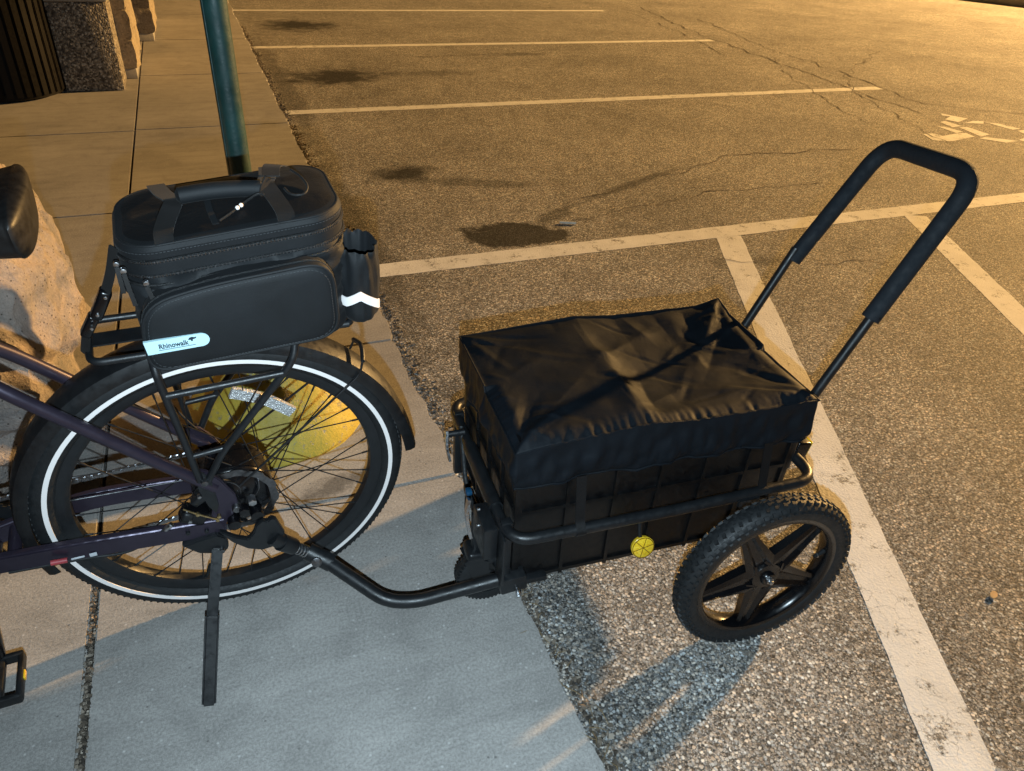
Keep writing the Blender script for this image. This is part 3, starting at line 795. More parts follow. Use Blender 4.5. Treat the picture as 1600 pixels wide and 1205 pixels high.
# ------------------------------------------------------------------ trunk bag on the rack
bag = empty('trunk_bag', BIKE, None, 'black trunk bag with pale blue label strapped on the bicycle rack', 'bag')
def rrect(u0, u1, v0, v1, rad, n=8):
    out = []
    for cx, cy, a0 in ((u1-rad, v1-rad, 0), (u0+rad, v1-rad, 90), (u0+rad, v0+rad, 180), (u1-rad, v0+rad, 270)):
        for k in range(n+1):
            a = R(a0+90*k/n); out.append((cx+rad*math.cos(a), cy+rad*math.sin(a)))
    return out
def densify(pts, step):
    out = []
    for a, b in zip(pts, pts[1:]+pts[:1]):
        d = math.dist(a, b); k = max(1, int(d/step))
        out += [(a[0]+(b[0]-a[0])*i/k, a[1]+(b[1]-a[1])*i/k) for i in range(k)]
    return out
FOOT = densify(rrect(-.085, .238, -.085, .105, .056), .010)
CU, CV = .077, .010
def topw(u): return .946+.085*(u+.085)
def bag_ring(bm, ins, wf, fold=0.0):
    ring = []
    for u, v in FOOT:
        # inset towards the centre
        du, dv = u-CU, v-CV
        l = math.hypot(du/.16, dv/.095) or 1
        uu = u-ins*(du/.16)/l*1.0; vv = v-ins*(dv/.095)/l
        w = wf(u)
        if fold:
            k = noise.noise(Vector((u*10, v*10, w*60)))*fold + noise.noise(Vector((u*30+3, v*30, w*130)))*fold*.45
            uu += k*du/.16; vv += k*dv/.095
            w += noise.noise(Vector((u*18, v*18, 7)))*fold*.8
        ring.append(bm.verts.new(L(uu, vv, w)))
    return ring
def skin(bm, rings, cap=True):
    for A, B in zip(rings, rings[1:]):
        n = len(A)
        for k in range(n): bm.faces.new((A[k], A[(k+1) % n], B[(k+1) % n], B[k]))
    if cap: bm.faces.new(rings[0][::-1]); bm.faces.new(rings[-1])
ZB = ZP+.0075
bm = bmesh.new(); rings = [bag_ring(bm, .012, lambda u: ZB), bag_ring(bm, .002, lambda u: ZB+.006)]
for i in range(1, 27):
    t = i/27; rings.append(bag_ring(bm, .004*math.sin(t*3.1), lambda u, t=t: ZB+.006+(topw(u)-.058-ZB-.006)*t, .004+.010*max(0, t-.4)*2))
rings.append(bag_ring(bm, .006, lambda u: topw(u)-.052, .002))
skin(bm, rings); bmobj('body', bm, 'bag', bag, ang=60)
bm = bmesh.new()
rings = [bag_ring(bm, .006, lambda u: topw(u)-.050), bag_ring(bm, -.002, lambda u: topw(u)-.046), bag_ring(bm, -.002, lambda u: topw(u)-.030), bag_ring(bm, .003, lambda u: topw(u)-.026), bag_ring(bm, -.001, lambda u: topw(u)-.022),
         bag_ring(bm, -.002, lambda u: topw(u)-.010), bag_ring(bm, .004, lambda u: topw(u)-.002), bag_ring(bm, .012, lambda u: topw(u))]
for i in range(1, 9): rings.append(bag_ring(bm, .012+.009*i, lambda u, i=i: topw(u)+.006*math.sin(i/9*1.57), .0025))
skin(bm, rings); lid = bmobj('lid', bm, 'bag', bag, ang=28)
bm = bmesh.new()
rings = [bag_ring(bm, .013, lambda u: topw(u)+.0010)] + [bag_ring(bm, .013+.009*i, lambda u, i=i: topw(u)+.0025+.006*math.sin(i/9*1.57), .0025) for i in range(1, 9)]
skin(bm, rings, False); bm.faces.new(rings[-1]); bmobj('lid_panel', bm, 'bag_dark', lid, ang=60)
def around(ins, dw, r, mat, name, parent):
    pts = []
    for u, v in FOOT:
        du, dv = u-CU, v-CV; l = math.hypot(du/.16, dv/.095) or 1
        pts.append(L(u-ins*(du/.16)/l, v-ins*(dv/.095)/l, topw(u)+dw))
    return tube(name, pts, r, mat, parent, closed=True, seg=8)
around(-.0030, -.048, .0024, 'zip', 'zip', lid); around(-.0015, -.026, .0026, 'zip', 'zip', lid); around(.004, -.003, .0022, 'bag', 'piping', lid)
around(-.001, -.064, .0022, 'zip', 'zip', bag); 
# zip pulls at the front near corner
for u, v, w0, ln, du in ((-.088, .088, .915, .040, .0), (-.080, .104, .912, .050, .004), (-.055, .111, .892, .050, .010)):
    cyl('zip_slider', L(u, v-.004, w0+.004), L(u, v+.004, w0+.004), .0042, 'steel', bag, 10)
    band('zip_pull', [L(u, v+.004, w0), L(u+du*.5, v+.008, w0-ln*.5), L(u+du, v+.008, w0-ln)], .0035, .006, (0, 1, 0), 'webbing', bag)
def teeth(pts, size, name, parent):
    bm = bmesh.new()
    for a, b in zip(pts, pts[1:]+pts[:1]):
        k = max(1, int((b-a).length/.0035)); d = (b-a).normalized()
        for i in range(k):
            p = a.lerp(b, i/k); ang = math.atan2(d.y, d.x)
            box(bm, p, (.0016, size, .0034), Matrix.Rotation(ang, 3, 'Z'))
    return bmobj(name, bm, 'dark_steel', parent, False)
def foot_pts(ins, dw): 
    out = []
    for u, v in FOOT:
        du, dv = u-CU, v-CV; l = math.hypot(du/.16, dv/.095) or 1
        out.append(L(u-ins*(du/.16)/l, v-ins*(dv/.095)/l, topw(u)+dw))
    return out
teeth(foot_pts(-.0046, -.048), .0022, 'zip_teeth', lid); teeth(foot_pts(-.0034, -.026), .0022, 'zip_teeth', lid)
def stitches(pts, name, parent, r=.0004):
    bm = bmesh.new()
    for a, b in zip(pts, pts[1:]+pts[:1]):
        k = max(1, int((b-a).length/.0045))
        for i in range(k): sweep(bm, [a.lerp(b, (i+.15)/k), a.lerp(b, (i+.75)/k)], r, 4)
    return bmobj(name, bm, 'thread', parent, False)
stitches(foot_pts(-.0024, -.0125), 'stitching', lid)
# near side pocket
def closed_fillet(pts, rads, n=7):
    P = [Vector((*p, 0)) for p in pts]; out = []
    for i, b in enumerate(P):
        a, c = P[i-1], P[(i+1) % len(P)]; d1, d2 = a-b, c-b; r = min(rads[i], d1.length*.48, d2.length*.48)
        s, e = b+d1.normalized()*r, b+d2.normalized()*r
        for k in range(n+1):
            t = k/n; q = (1-t)**2*s+2*t*(1-t)*b+t*t*e; out.append((q.x, q.y))
    return out
PO = densify(closed_fillet([(-.078, .756), (-.070, .872), (.020, .893), (.204, .909), (.209, .771)], [.035, .075, .05, .045, .040]), .010)
def poc_ring(bm, v, ins):
    cx, cz = .066, .832; out = []
    for u, w in PO:
        d = Vector((u-cx, w-cz)); d = d*(1-ins/.068); out.append(bm.verts.new(L(cx+d.x, v, cz+d.y)))
    return out
bm = bmesh.new(); rings = [poc_ring(bm, .098, 0), poc_ring(bm, .130, -.001), poc_ring(bm, .1365, .001), poc_ring(bm, .1395, .006)]
for i in range(1, 7): rings.append(poc_ring(bm, .1395+.004*math.sin(i/7*1.57), .006+.009*i))
skin(bm, rings); pk = bmobj('side_pocket', bm, 'bag', bag, ang=60)
tube('piping', [L(u, .1355, w) for u, w in PO], .0028, 'bag', pk, closed=True, seg=8)
tube('zip', [L(.066+(u-.066)*1.012, .122, .832+(w-.832)*1.015) for u, w in PO], .0020, 'zip', pk, closed=True, seg=6)
stitches([L(.066+(u-.066)*.955, .1402, .832+(w-.832)*.93) for u, w in PO], 'stitching', pk)
# reflective label with its lettering
LBP = []
for k in range(11): a = R(-90+18*k); LBP.append((.0015+.0115*math.cos(a), .0115*math.sin(a)))
LBP = [(-.0745, -.0115)] + LBP + [(-.0765, .0115)]
lab = empty('label_patch', Matrix.Translation(L(0, .1437, .8075)) @ Matrix.Rotation(R(-1.5), 4, 'Y'), bag)
plate('reflective_patch', LBP, .004, -.0005, 'label', lab, 0)
def text(name, s, size, x, z, parent, mat, sx=1.0, bold=.0, shear=0):
    cu = bpy.data.curves.new(name, 'FONT'); cu.body = s; cu.size = size; cu.resolution_u = 4; cu.extrude = .0002; cu.offset = bold; cu.shear = shear; cu.align_x = 'LEFT'
    t = bpy.data.objects.new(name, cu); COL.objects.link(t)
    dg = bpy.context.evaluated_depsgraph_get(); me = bpy.data.meshes.new_from_object(t.evaluated_get(dg))
    bpy.data.objects.remove(t)
    o = link(name, me, mat, parent, False); o.rotation_euler = (R(90), 0, 0); o.scale = (sx, 1, 1); o.location = (x, -.0011, z)
    o.data.materials.clear(); o.data.materials.append(MAT[mat])
    return o
text('lettering', 'Rhinowalk', .0118, -.0580, -.0035, lab, 'print', .82, .00028)
plate('rhino_mark', [(-.0165, .0040), (-.0145, .0075), (-.0105, .0085), (-.0075, .0070), (-.0045, .0078), (-.0050, .0058), (-.0075, .0045), (-.0100, .0042), (-.0105, .0010), (-.0125, .0010), (-.0130, .0038)], -.0007, -.0012, 'print', lab, 0)
plate('tag_line', [(-.0590, -.0064), (-.0075, -.0064), (-.0075, -.0057), (-.0590, -.0057)], -.0007, -.0011, 'print', lab, 0)
# carry handle and its webbing
hd = empty('carry_handle', Matrix.Identity(4), bag)
bm = bmesh.new(); n = 24; pts = [L(.006+.125*k/n, .022, topw(.07)+.0215+.004*math.sin(k/n*3.14)) for k in range(n+1)]
sweep(bm, pts, [.006]+[.0125]*(n-1)+[.006], 14); bmobj('grip', bm, 'bag', hd)
for u0, u1, vs in ((-.020, .004, 1), (.150, .133, 1)):
    band('strap', [L(u0, .103, topw(u0)-.004), L(u0, .085, topw(u0)+.006), L(u0*.6+u1*.4, .05, topw(u0)+.012), L(u1, .024, topw(u0)+.024), L(u0*.6+u1*.4, -.02, topw(u0)+.014), L(u0, -.075, topw(u0)+.005)], .0022, .026, (0, 0, 1), 'webbing', hd, .02)
band('strap', [L(.143, .026, topw(.14)+.036), L(.150, -.012, topw(.14)+.038), L(.166, -.040, topw(.15)+.022)], .002, .026, (0, 0, 1), 'webbing', hd, .02)
band('strap_keeper', [L(.138, .030, topw(.14)+.036), L(.128, .036, topw(.14)+.022), L(.130, .030, topw(.14)+.010)], .002, .016, (0, 1, 1), 'webbing', hd, .01)
# bungee cord with toggle beads
bg_ = empty('bungee_cord', Matrix.Identity(4), bag)
tw = lambda u, v: topw(u)+.0115
tube('cord', [L(.058, .082, tw(.06, 0)-.004), L(.078, .070, tw(.08, 0)), L(.100, .050, tw(.1, 0)+.003), L(.120, .040, tw(.12, 0)+.008), L(.128, .046, tw(.13, 0)+.006)], .0018, 'webbing', bg_, .02)
tube('cord', [L(.178, -.010, tw(.17, 0)+.014), L(.190, .010, tw(.18, 0)+.010), L(.196, .035, tw(.18, 0)+.004), L(.186, .055, tw(.18, 0)), L(.166, .050, tw(.17, 0)), L(.160, .030, tw(.17, 0)+.003)], .0019, 'webbing', bg_, .02)
for u, v in ((.086, .064), (.092, .058)):
    bm = bmesh.new(); bmesh.ops.create_icosphere(bm, subdivisions=2, radius=.0034, matrix=Matrix.Translation(L(u, v, tw(u, v)+.002))); bmobj('bead', bm, 'stripe', bg_)
band('daisy_strap', [L(.052, .086, tw(.05, 0)-.006), L(.048, .055, tw(.05, 0)+.001), L(.048, .020, tw(.05, 0)+.003)], .002, .009, (0, 0, 1), 'bag', bg_)
# front strap and buckle down to the rack hoop
sp = empty('buckle_strap', Matrix.Identity(4), bag)
band('webbing', [L(-.088, .060, .930), L(-.104, .058, .880), L(-.128, .050, .830), L(-.156, .036, .790), L(-.168, .030, .748), L(-.172, .026, .733)], .0035, .015, (1, .8, .3), 'webbing', sp, .03)
boxo('buckle', L(-.126, .050, .835), (.018, .022, .052), 'gloss_black', sp, Matrix.Rotation(.50, 3, 'Y'), .005, 3)
boxo('buckle_tongue', L(-.151, .039, .793), (.016, .020, .040), 'gloss_black', sp, Matrix.Rotation(.55, 3, 'Y'), .004, 3)
for u, w in ((-.117, .850), (-.134, .822), (-.147, .800)): cyl('buckle_stud', L(u, .054, w), L(u, .063, w), .0026, 'steel', sp, 8)
# bottle pocket behind
def bottle_pocket():
    bm = bmesh.new(); n = 48; cu, cv = .264, .040
    def ring(w, a, b, k=0.0, dw=0.0):
        out = []
        for i in range(n):
            t = 2*math.pi*i/n; f = 1+k*noise.noise(Vector((math.cos(t)*3.2, math.sin(t)*3.2, w*22)))
            out.append(bm.verts.new(L(cu+a*f*math.cos(t), cv+b*f*math.sin(t), w+dw*noise.noise(Vector((math.cos(t)*4, math.sin(t)*4, 3))))))
        return out
    rings = [ring(.742, .020, .030), ring(.748, .030, .039, .10)]
    for i in range(8): rings.append(ring(.758+.014*i, .034+.002*math.sin(i/2.5), .043, .10+.012*i))
    rings += [ring(.868, .035, .044, .16, .006), ring(.878, .034, .043, .26, .010), ring(.882, .0325, .0415, .26, .010), ring(.874, .031, .040, .24, .008), ring(.850, .031, .040, .12), ring(.770, .029, .038, .1)]
    skin(bm, rings); return bmobj('bottle_pocket', bm, 'bag', bag, ang=60)
bp = bottle_pocket()
pts = []
for i in range(25):
    t = i/24; a = R(168-118*t); w = .792+(.016*max(0, (t-.30)/.27) if t < .57 else .016-.026*min(1, (t-.57)/.40))
    pts.append(L(.264+.0425*math.cos(a), .040+.0520*math.sin(a), w))
bm = bmesh.new(); pv = None
for i, p in enumerate(pts):
    c = Vector((.264, -.040, p.z)); d = (p-c).normalized()
    r = [bm.verts.new(p+Vector((0, 0, .0088))), bm.verts.new(p-Vector((0, 0, .0088))), bm.verts.new(p-Vector((0, 0, .0088))-d*.002), bm.verts.new(p+Vector((0, 0, .0088))-d*.002)]
    if pv:
        for j in range(4): bm.faces.new((pv[j], pv[(j+1) % 4], r[(j+1) % 4], r[j]))
    else: bm.faces.new(r)
    pv = r
bm.faces.new(pv[::-1]); bmobj('reflective_chevron', bm, 'stripe', bp, ang=50)

# ------------------------------------------------------------------ cargo trailer
TRW = frame_mw(Vector((.443, .993, ZA)), -.06)
tr = empty('cargo_trailer', TRW, None, 'black two-wheeled bicycle cargo trailer with upright padded handle', 'bike trailer')
# tubular frame
fm = empty('frame', Matrix.Identity(4), tr)
WR = .315
tube('top_rail', fillet([L(.35, .032, WR), L(-.012, .032, WR), L(-.012, -.458, WR), L(.708, -.458, WR+.01), L(.708, .032, WR+.01), L(.36, .032, WR)], .055, 8)[1:-1] + [L(.36, .032, WR)], .0125, 'black_metal', fm, closed=True, seg=14)
tube('base_rail', fillet([L(.35, -.06, .134), L(.0, -.06, .134), L(.0, -.36, .134), L(.64, -.36, .134), L(.64, -.06, .134), L(.36, -.06, .134)], .03, 5)[1:-1], .010, 'black_metal', fm, closed=True)
for u, v in ((-.012, -.015), (-.012, -.40), (.708, -.06), (.708, -.36)):
    x = min(max(u, 0), .64)
    boxo('upright', L(u*.6+x*.4, v, .235), (.024, .020, .19), 'black_metal', fm, None, .003)
boxo('corner_plate', L(-.022, .008, .250), (.006, .040, .13), 'black_metal', fm, None, .002)
boxo('hinge_plate', L(-.040, -.050, .275), (.030, .085, .085), 'black_metal', fm, None, .004)
tube('rail_sleeve', [L(-.012, -.07, WR), L(-.012, -.28, WR)], .0165, 'black_metal', fm)
for w in (.345, .30): tube('bolt', [L(-.055, -.045, w), L(-.060, -.045, w)], .0035, 'steel', fm)
for s, v in ((1, -.0), (-1, -.43)):   # axle plates under the top rail
    y = v+s*.045
    plate('axle_plate', [(.500, .320), (.555, .320), (.548, .185), (.507, .185)], -(y-.004), -(y+.004), 'black_metal', fm, .002)
boxo('tail_light_bracket', L(.735, -.085, .325), (.040, .055, .052), 'gloss_black', fm, Matrix.Rotation(.2, 3, 'Y'), .006, 3)
boxo('tail_reflector', L(.757, -.085, .327), (.006, .046, .040), 'amber', fm, Matrix.Rotation(.2, 3, 'Y'), .002)
for u in (.135, .565): # webbing loops tying the cover to the rail
    band('tie_strap', [L(u, .012, .44), L(u, .030, WR+.018), L(u, .0485, WR), L(u, .034, WR-.018), L(u, .018, WR)], .002, .021, (0, 1, 0), 'bag_dark', fm, .01)
# round amber reflector on a small bracket
rf = empty('round_reflector', Matrix.Translation(L(.290, .036, .226)) @ Matrix.Rotation(R(-4), 4, 'Z') @ Matrix.Rotation(R(-14), 4, 'X'), tr)
bm = bmesh.new(); lathe(bm, [(.001, .006), (.0250, .006), (.0260, .003), (.0260, -.003), (.0240, -.0045), (.001, -.0045)], 40, close=False); bmobj('housing', bm, 'amber', rf)
bm = bmesh.new()
for k in range(3): sweep(bm, [Vector((  .0230*math.cos(R(60*k+15))*s, -.0050, .0230*math.sin(R(60*k+15))*s)) for s in (-1, 1)], .0008, 6)
sweep(bm, [Vector((.0243*math.cos(R(10*k)), -.0046, .0243*math.sin(R(10*k)))) for k in range(36)], .0010, 6, True)
bmobj('prism_ribs', bm, simple('amber_rib', (.16, .08, .005), .3), rf)
tube('bracket', [(-.004, .003, .012), (-.008, .002, .045), (-.008, .004, .082)], .0045, 'black_metal', rf, .02)

# pneumatic wheels with five-spoke mag rims
RT = .207
def trailer_wheel(v, s, rot0=48):
    w = empty('wheel', Matrix.Translation(L(.523, v, RT-.003)), tr)
    bm = bmesh.new(); prof = []
    rc, hw, hh = .1805, .0255, .0235
    for k in range(20):
        a = 2*math.pi*k/20; prof.append((rc+hh*math.copysign(abs(math.sin(a))**.85, math.sin(a)), hw*math.copysign(abs(math.cos(a))**.85, math.cos(a))))
    lathe(bm, prof, 96)
    nb = 64
    for k in range(nb):
        a = 2*math.pi*k/nb
        for y, rr, sx, sz, ph, yaw in ((.0215, .1965, .0075, .0095, 0, .0), (-.0215, .1965, .0075, .0095, 0, .0), (.0110, .2025, .0085, .0075, .5, .35), (-.0110, .2025, .0085, .0075, .5, -.35), (.0, .2040, .0085, .0060, .0, 0), (.0258, .1875, .0035, .0070, .5, 0), (-.0258, .1875, .0035, .0070, .5, 0)):
            aa = a+2*math.pi/nb*ph
            tilt = -.75 if y > .015 else (.75 if y < -.015 else 0)
            box(bm, (rr*math.cos(aa), y, rr*math.sin(aa)), (.0065, sx, sz), Matrix.Rotation(-aa, 3, 'Y') @ Matrix.Rotation(tilt*-1, 3, 'Z') @ Matrix.Rotation(yaw, 3, 'X'))
    bmobj('tyre', bm, 'rubber', w, ang=30)
    bm = bmesh.new()
    lathe(bm, [(.167, -.0205), (.169, -.017), (.167, -.010), (.160, -.009), (.160, .009), (.167, .010), (.169, .017), (.167, .0205), (.156, .0205), (.152, .018), (.148, .006), (.148, -.006), (.152, -.018), (.156, -.0205)], 80)
    bmobj('rim', bm, 'gloss_black', w)
    first = None
    for k in range(5):
        a = R(rot0+72*k)
        if first is None:
            bm = bmesh.new()
            n = 8; A = []
            for i in range(n+1):
                t = i/n; r = .022+.130*t; hw2 = .0230*(1-t)**1.2+.0170+.004*max(0, t-.8)*5*.5; th = .017-.006*t
                A.append([bm.verts.new(p) for p in ((r, -th*.72, hw2), (r, -th, hw2*.55), (r, -th*.55, hw2*.25), (r, -th*.55, -hw2*.25), (r, -th, -hw2*.55), (r, -th*.72, -hw2), (r, th*.8, -hw2*.8), (r, th*.8, hw2*.8))])
            for P, Q in zip(A, A[1:]):
                for j in range(8): bm.faces.new((P[j], P[(j+1) % 8], Q[(j+1) % 8], Q[j]))
            bm.faces.new(A[0]); bm.faces.new(A[-1][::-1])
            first = bmobj('mag_spoke', bm, 'gloss_black', w, ang=30); first.rotation_euler = (0, -a, 0)
        else: copyo(first, w, (0, -a, 0))
    bm = bmesh.new(); lathe(bm, [(.001, -.026), (.014, -.026), (.016, -.024), (.017, -.018), (.034, -.016), (.036, -.012), (.036, .016), (.024, .02), (.02, .03), (.001, .03)], 32, close=False); bmobj('hub', bm, 'gloss_black', w)
    bm = bmesh.new(); sweep(bm, [(0, -.024, 0), (0, -.031, 0)], .0085, 6); sweep(bm, [(0, -.031, 0), (0, -.036, 0), (0, -.038, 0)], [.0055, .005, .002], 12); bmobj('axle_nut', bm, 'steel', w, ang=20)
    av = R(10); p = Vector((.150*math.cos(av), -.004, .150*math.sin(av)))
    tube('valve', [p, p*.90+Vector((0, -.004, 0)), p*.80+Vector((0, -.006, 0))], [.0055, .0045, .0042], 'rubber', w)
    tube('valve_collar', [p*.855+Vector((0, -.005, 0)), p*.845+Vector((0, -.005, 0))], .0058, 'steel', w)
    if s < 0: w.rotation_euler = (0, 0, math.pi)
    ax = tube('axle', [L(.525, v-s*.02, RT), L(.525, (.045 if s > 0 else -.475), RT)], .009, 'dark_steel', tr)
    return w
trailer_wheel(.149, 1); trailer_wheel(-.555, -1, 20)

# push handle with foam grip
hn = empty('push_handle', Matrix.Identity(4), tr)
VB, VF = -.050, -.342
for v in (VB, VF): tube('bar', [L(.690, v, .30), L(.692, v, .47), L(.800, v, .712)], .0105, 'black_metal', hn, .05, 14)
g0 = L(.789, VB, .688); top0 = L(.925, VB, .978); top1 = L(.968, VF, .950); g1 = L(.805, VF, .690)
tube('foam_grip', [g0, top0, top1, g1], .0195, 'foam', hn, .062, 18, fn=10)
for v, u in ((VB, .785), (VF, .800)): tube('grip_end', [L(u, v, .680), L(u+.006, v, .692)], .0195, 'foam', hn, 0, 18)

# tow bar and hitch to the bicycle axle
tw_ = empty('tow_bar', Matrix.Identity(4), tr)
tube('tube', [L(.01, -.010, .166), L(-.195, -.040, .113), L(-.255, -.050, .124), L(-.372, -.158, .176)], .0148, 'black_metal', tw_, .05, 16)
boxo('clamp', L(.010, -.010, .160), (.060, .045, .042), 'black_metal', tw_, Matrix.Rotation(-.1, 3, 'Y'), .005)
boxo('clamp_strap', L(.060, -.008, .150), (.060, .020, .014), 'black_metal', tw_, None, .003)
cyl('clamp_bolt', L(.016, .012, .152), L(.016, .024, .148), .0045, 'steel', tw_, 10); cyl('wing_nut', L(.018, .016, .142), L(.018, .026, .138), .0055, 'steel', tw_, 8)
tube('knuckle', [L(-.352, -.146, .165), L(-.398, -.170, .190)], .0195, 'black_metal', tw_, seg=16)
cyl('pivot_pin', L(-.383, -.140, .186), L(-.383, -.134, .188), .0110, 'dark_steel', tw_, 20)
bm = bmesh.new()     # flexible coil spring joint
n = 60
a, b = L(-.392, -.166, .186), L(-.430, -.154, .232); ax = (b-a).normalized(); x = ax.cross(Vector((0, 1, 0))).normalized(); y = ax.cross(x)
sweep(bm, [a+(b-a)*k/n+(x*math.cos(k/n*2*math.pi*7)+y*math.sin(k/n*2*math.pi*7))*.0118 for k in range(n+1)], .0019, 6)
bmobj('spring', bm, 'steel', tw_)
tube('spring_core', [a, b], .0108, 'rubber', tw_)
tube('coupler_cup', [L(-.424, -.156, .225), L(-.448, -.148, .254)], [.0170, .0185], 'black_metal', tw_, seg=18)
tube('coupler_neck', [L(-.440, -.150, .246), L(-.462, -.146, .272)], .0160, 'black_metal', tw_)
hp = plate('hitch_plate', [(.028, .310), (.042, .322), (.050, .314), (.058, .322), (.067, .316), (.080, .267), (.060, .236), (.032, .233), (.005, .248), (-.021, .279), (-.040, .317), (-.032, .312), (-.013, .291), (.009, .276), (.021, .290)], -.080, -.092, 'black_metal', tw_, .002)
hp.matrix_local = TRW.inverted() @ BIKE
for u, w in ((.030, .368), (.012, .346)):
    q_ = cyl('axle_nut', L(u, .066, w), L(u, .084, w), .0085 if u > .02 else .0105, 'steel' if u > .02 else 'gloss_black', tw_, 6); q_.matrix_local = TRW.inverted() @ BIKE
for u, w in ((-.010, .318), (.034, .330)):
    q_ = cyl('hitch_boss', L(u, .060, w), L(u, .086, w), .0125, 'gloss_black', tw_, 18); q_.matrix_local = TRW.inverted() @ BIKE
# front castor
ca = empty('front_castor', Matrix.Identity(4), tr)
bm = bmesh.new(); prof = [(.046, -.018), (.063, -.020), (.072, -.015), (.0745, -.007), (.0745, .007), (.072, .015), (.063, .020), (.046, .018)]
lathe(bm, prof, 48)
for k in range(48):
    a = 2*math.pi*k/48
    for s in (-1, 1): box(bm, (.0735*math.cos(a), s*.011, .0735*math.sin(a)), (.004, .007, .0045), Matrix.Rotation(-a, 3, 'Y'))
CC = L(-.014, -.100, .091)
o = bmobj('tyre', bm, 'rubber', ca); o.location = CC
bm = bmesh.new(); lathe(bm, [(.001, -.015), (.012, -.016), (.016, -.008), (.042, -.006), (.047, -.014), (.047, .014), (.042, .006), (.016, .008), (.012, .016), (.001, .015)], 36, close=False); o = bmobj('rim', bm, 'black_plastic', ca); o.location = CC
for s in (-1, 1): plate('fork', [(-.045, .075), (-.012, .070), (-.020, .150), (-.055, .172), (-.075, .160)], -(-.100+s*.022)-.002, -(-.100+s*.022)+.002, 'black_metal', ca, .001)
boxo('fork_crown', L(-.046, -.100, .168), (.045, .055, .024), 'black_metal', ca, Matrix.Rotation(.2, 3, 'Y'), .008, 3)
tube('stem', [L(-.044, -.100, .17), L(-.044, -.100, .28)], .012, 'black_metal', ca)
band('release_lever', [L(-.066, -.090, .335), L(-.074, -.078, .300), L(-.066, -.070, .245)], .006, .016, (1, 0, 0), 'steel', ca, .02)
boxo('lever_clip', L(-.060, -.112, .335), (.014, .018, .012), 'blue_clip', ca, None, .004)
l2 = empty('latch', Matrix.Identity(4), tr)
tube('pin', [L(-.020, -.300, .345), L(-.062, -.300, .345)], .0075, 'black_metal', l2)
band('release_lever', [L(-.062, -.300, .355), L(-.066, -.288, .325), L(-.060, -.278, .285)], .006, .013, (1, 0, 0), 'steel', l2, .02)
tube('strap', [L(-.02, -.33, .34), L(-.028, -.25, .22), L(-.022, -.16, .20), L(-.03, -.10, .26)], .006, 'rubber', tr, .05)

# ------------------------------------------------------------------ plastic crate in the trailer
cw = empty('storage_crate', TRW, None, 'black plastic storage crate sitting in the trailer frame under the cover', 'crate')
def taper(u, v, w, t=.006):   # crate walls lean in towards the bottom
    k = (w-.140)/.385; m = t*(1-k)
    cu, cv = .332, -.207
    return L(u-m*(1 if u > cu else -1), v-m*(1 if v > cv else -1), w)
U0, U1, V0, V1, C0, C1 = .012, .653, -.400, -.012, .140, .525
def wall(name, a, b):
    (u0, v0), (u1, v1) = a, b; n = Vector((v1-v0, u1-u0)).normalized()
    bm = bmesh.new(); g = []
    inn = .006; cu, cv = .332, -.207
    for dv in (0, 1):
        for (u, v) in (a, b):
            for w in (C0, C1):
                uu = u+(inn if u < cu else -inn)*dv; vv = v+(inn if v < cv else -inn)*dv
                g.append(bm.verts.new(taper(uu, vv, w)))
    for f in ((0, 1, 3, 2), (4, 6, 7, 5), (0, 4, 5, 1), (2, 3, 7, 6), (0, 2, 6, 4), (1, 5, 7, 3)): bm.faces.new([g[i] for i in f])
    o = bmobj(name, bm, 'crate_plastic', cw, False)
    # ribs on the outside
    Lh = math.hypot(u1-u0, v1-v0); k = max(3, round(Lh/.108))
    outu = 0 if abs(u1-u0) > .1 else (-1 if u0 < cu else 1); outv = 0 if outu else (1 if v0 > cv else -1)
    for i in range(k+1):
        t = i/k; u, v = u0+(u1-u0)*t, v0+(v1-v0)*t
        p0, p1 = taper(u, v, C0+.002), taper(u, v, C1-.03); off = L(outu*.003, outv*.003, 0)
        band('rib', [p0+off, p1+off], .007, .008 if 0 < i < k else .014, L(outu, outv, 0), 'crate_plastic', o)
    for w in (C0+.012, C0+.115, C0+.205, C1-.025):
        p0, p1 = taper(u0, v0, w), taper(u1, v1, w); off = L(outu*.0025, outv*.0025, 0)
        band('rib', [p0+off, p1+off], .007, .009, L(outu, outv, 0), 'crate_plastic', o)
    return o
wall('side_wall', (U0, V1), (U1, V1)); wall('side_wall', (U0, V0), (U1, V0)); wall('end_wall', (U0, V0), (U0, V1)); wall('end_wall', (U1, V0), (U1, V1))
bm = bmesh.new(); f = [bm.verts.new(taper(u, v, C0)+Vector((0, 0, z))) for z in (0, .006) for u, v in ((U0, V0), (U1, V0), (U1, V1), (U0, V1))]
for q in ((0, 1, 2, 3), (7, 6, 5, 4), (0, 4, 5, 1), (1, 5, 6, 2), (2, 6, 7, 3), (3, 7, 4, 0)): bm.faces.new([f[i] for i in q])
bmobj('floor_panel', bm, 'crate_plastic', cw, False)

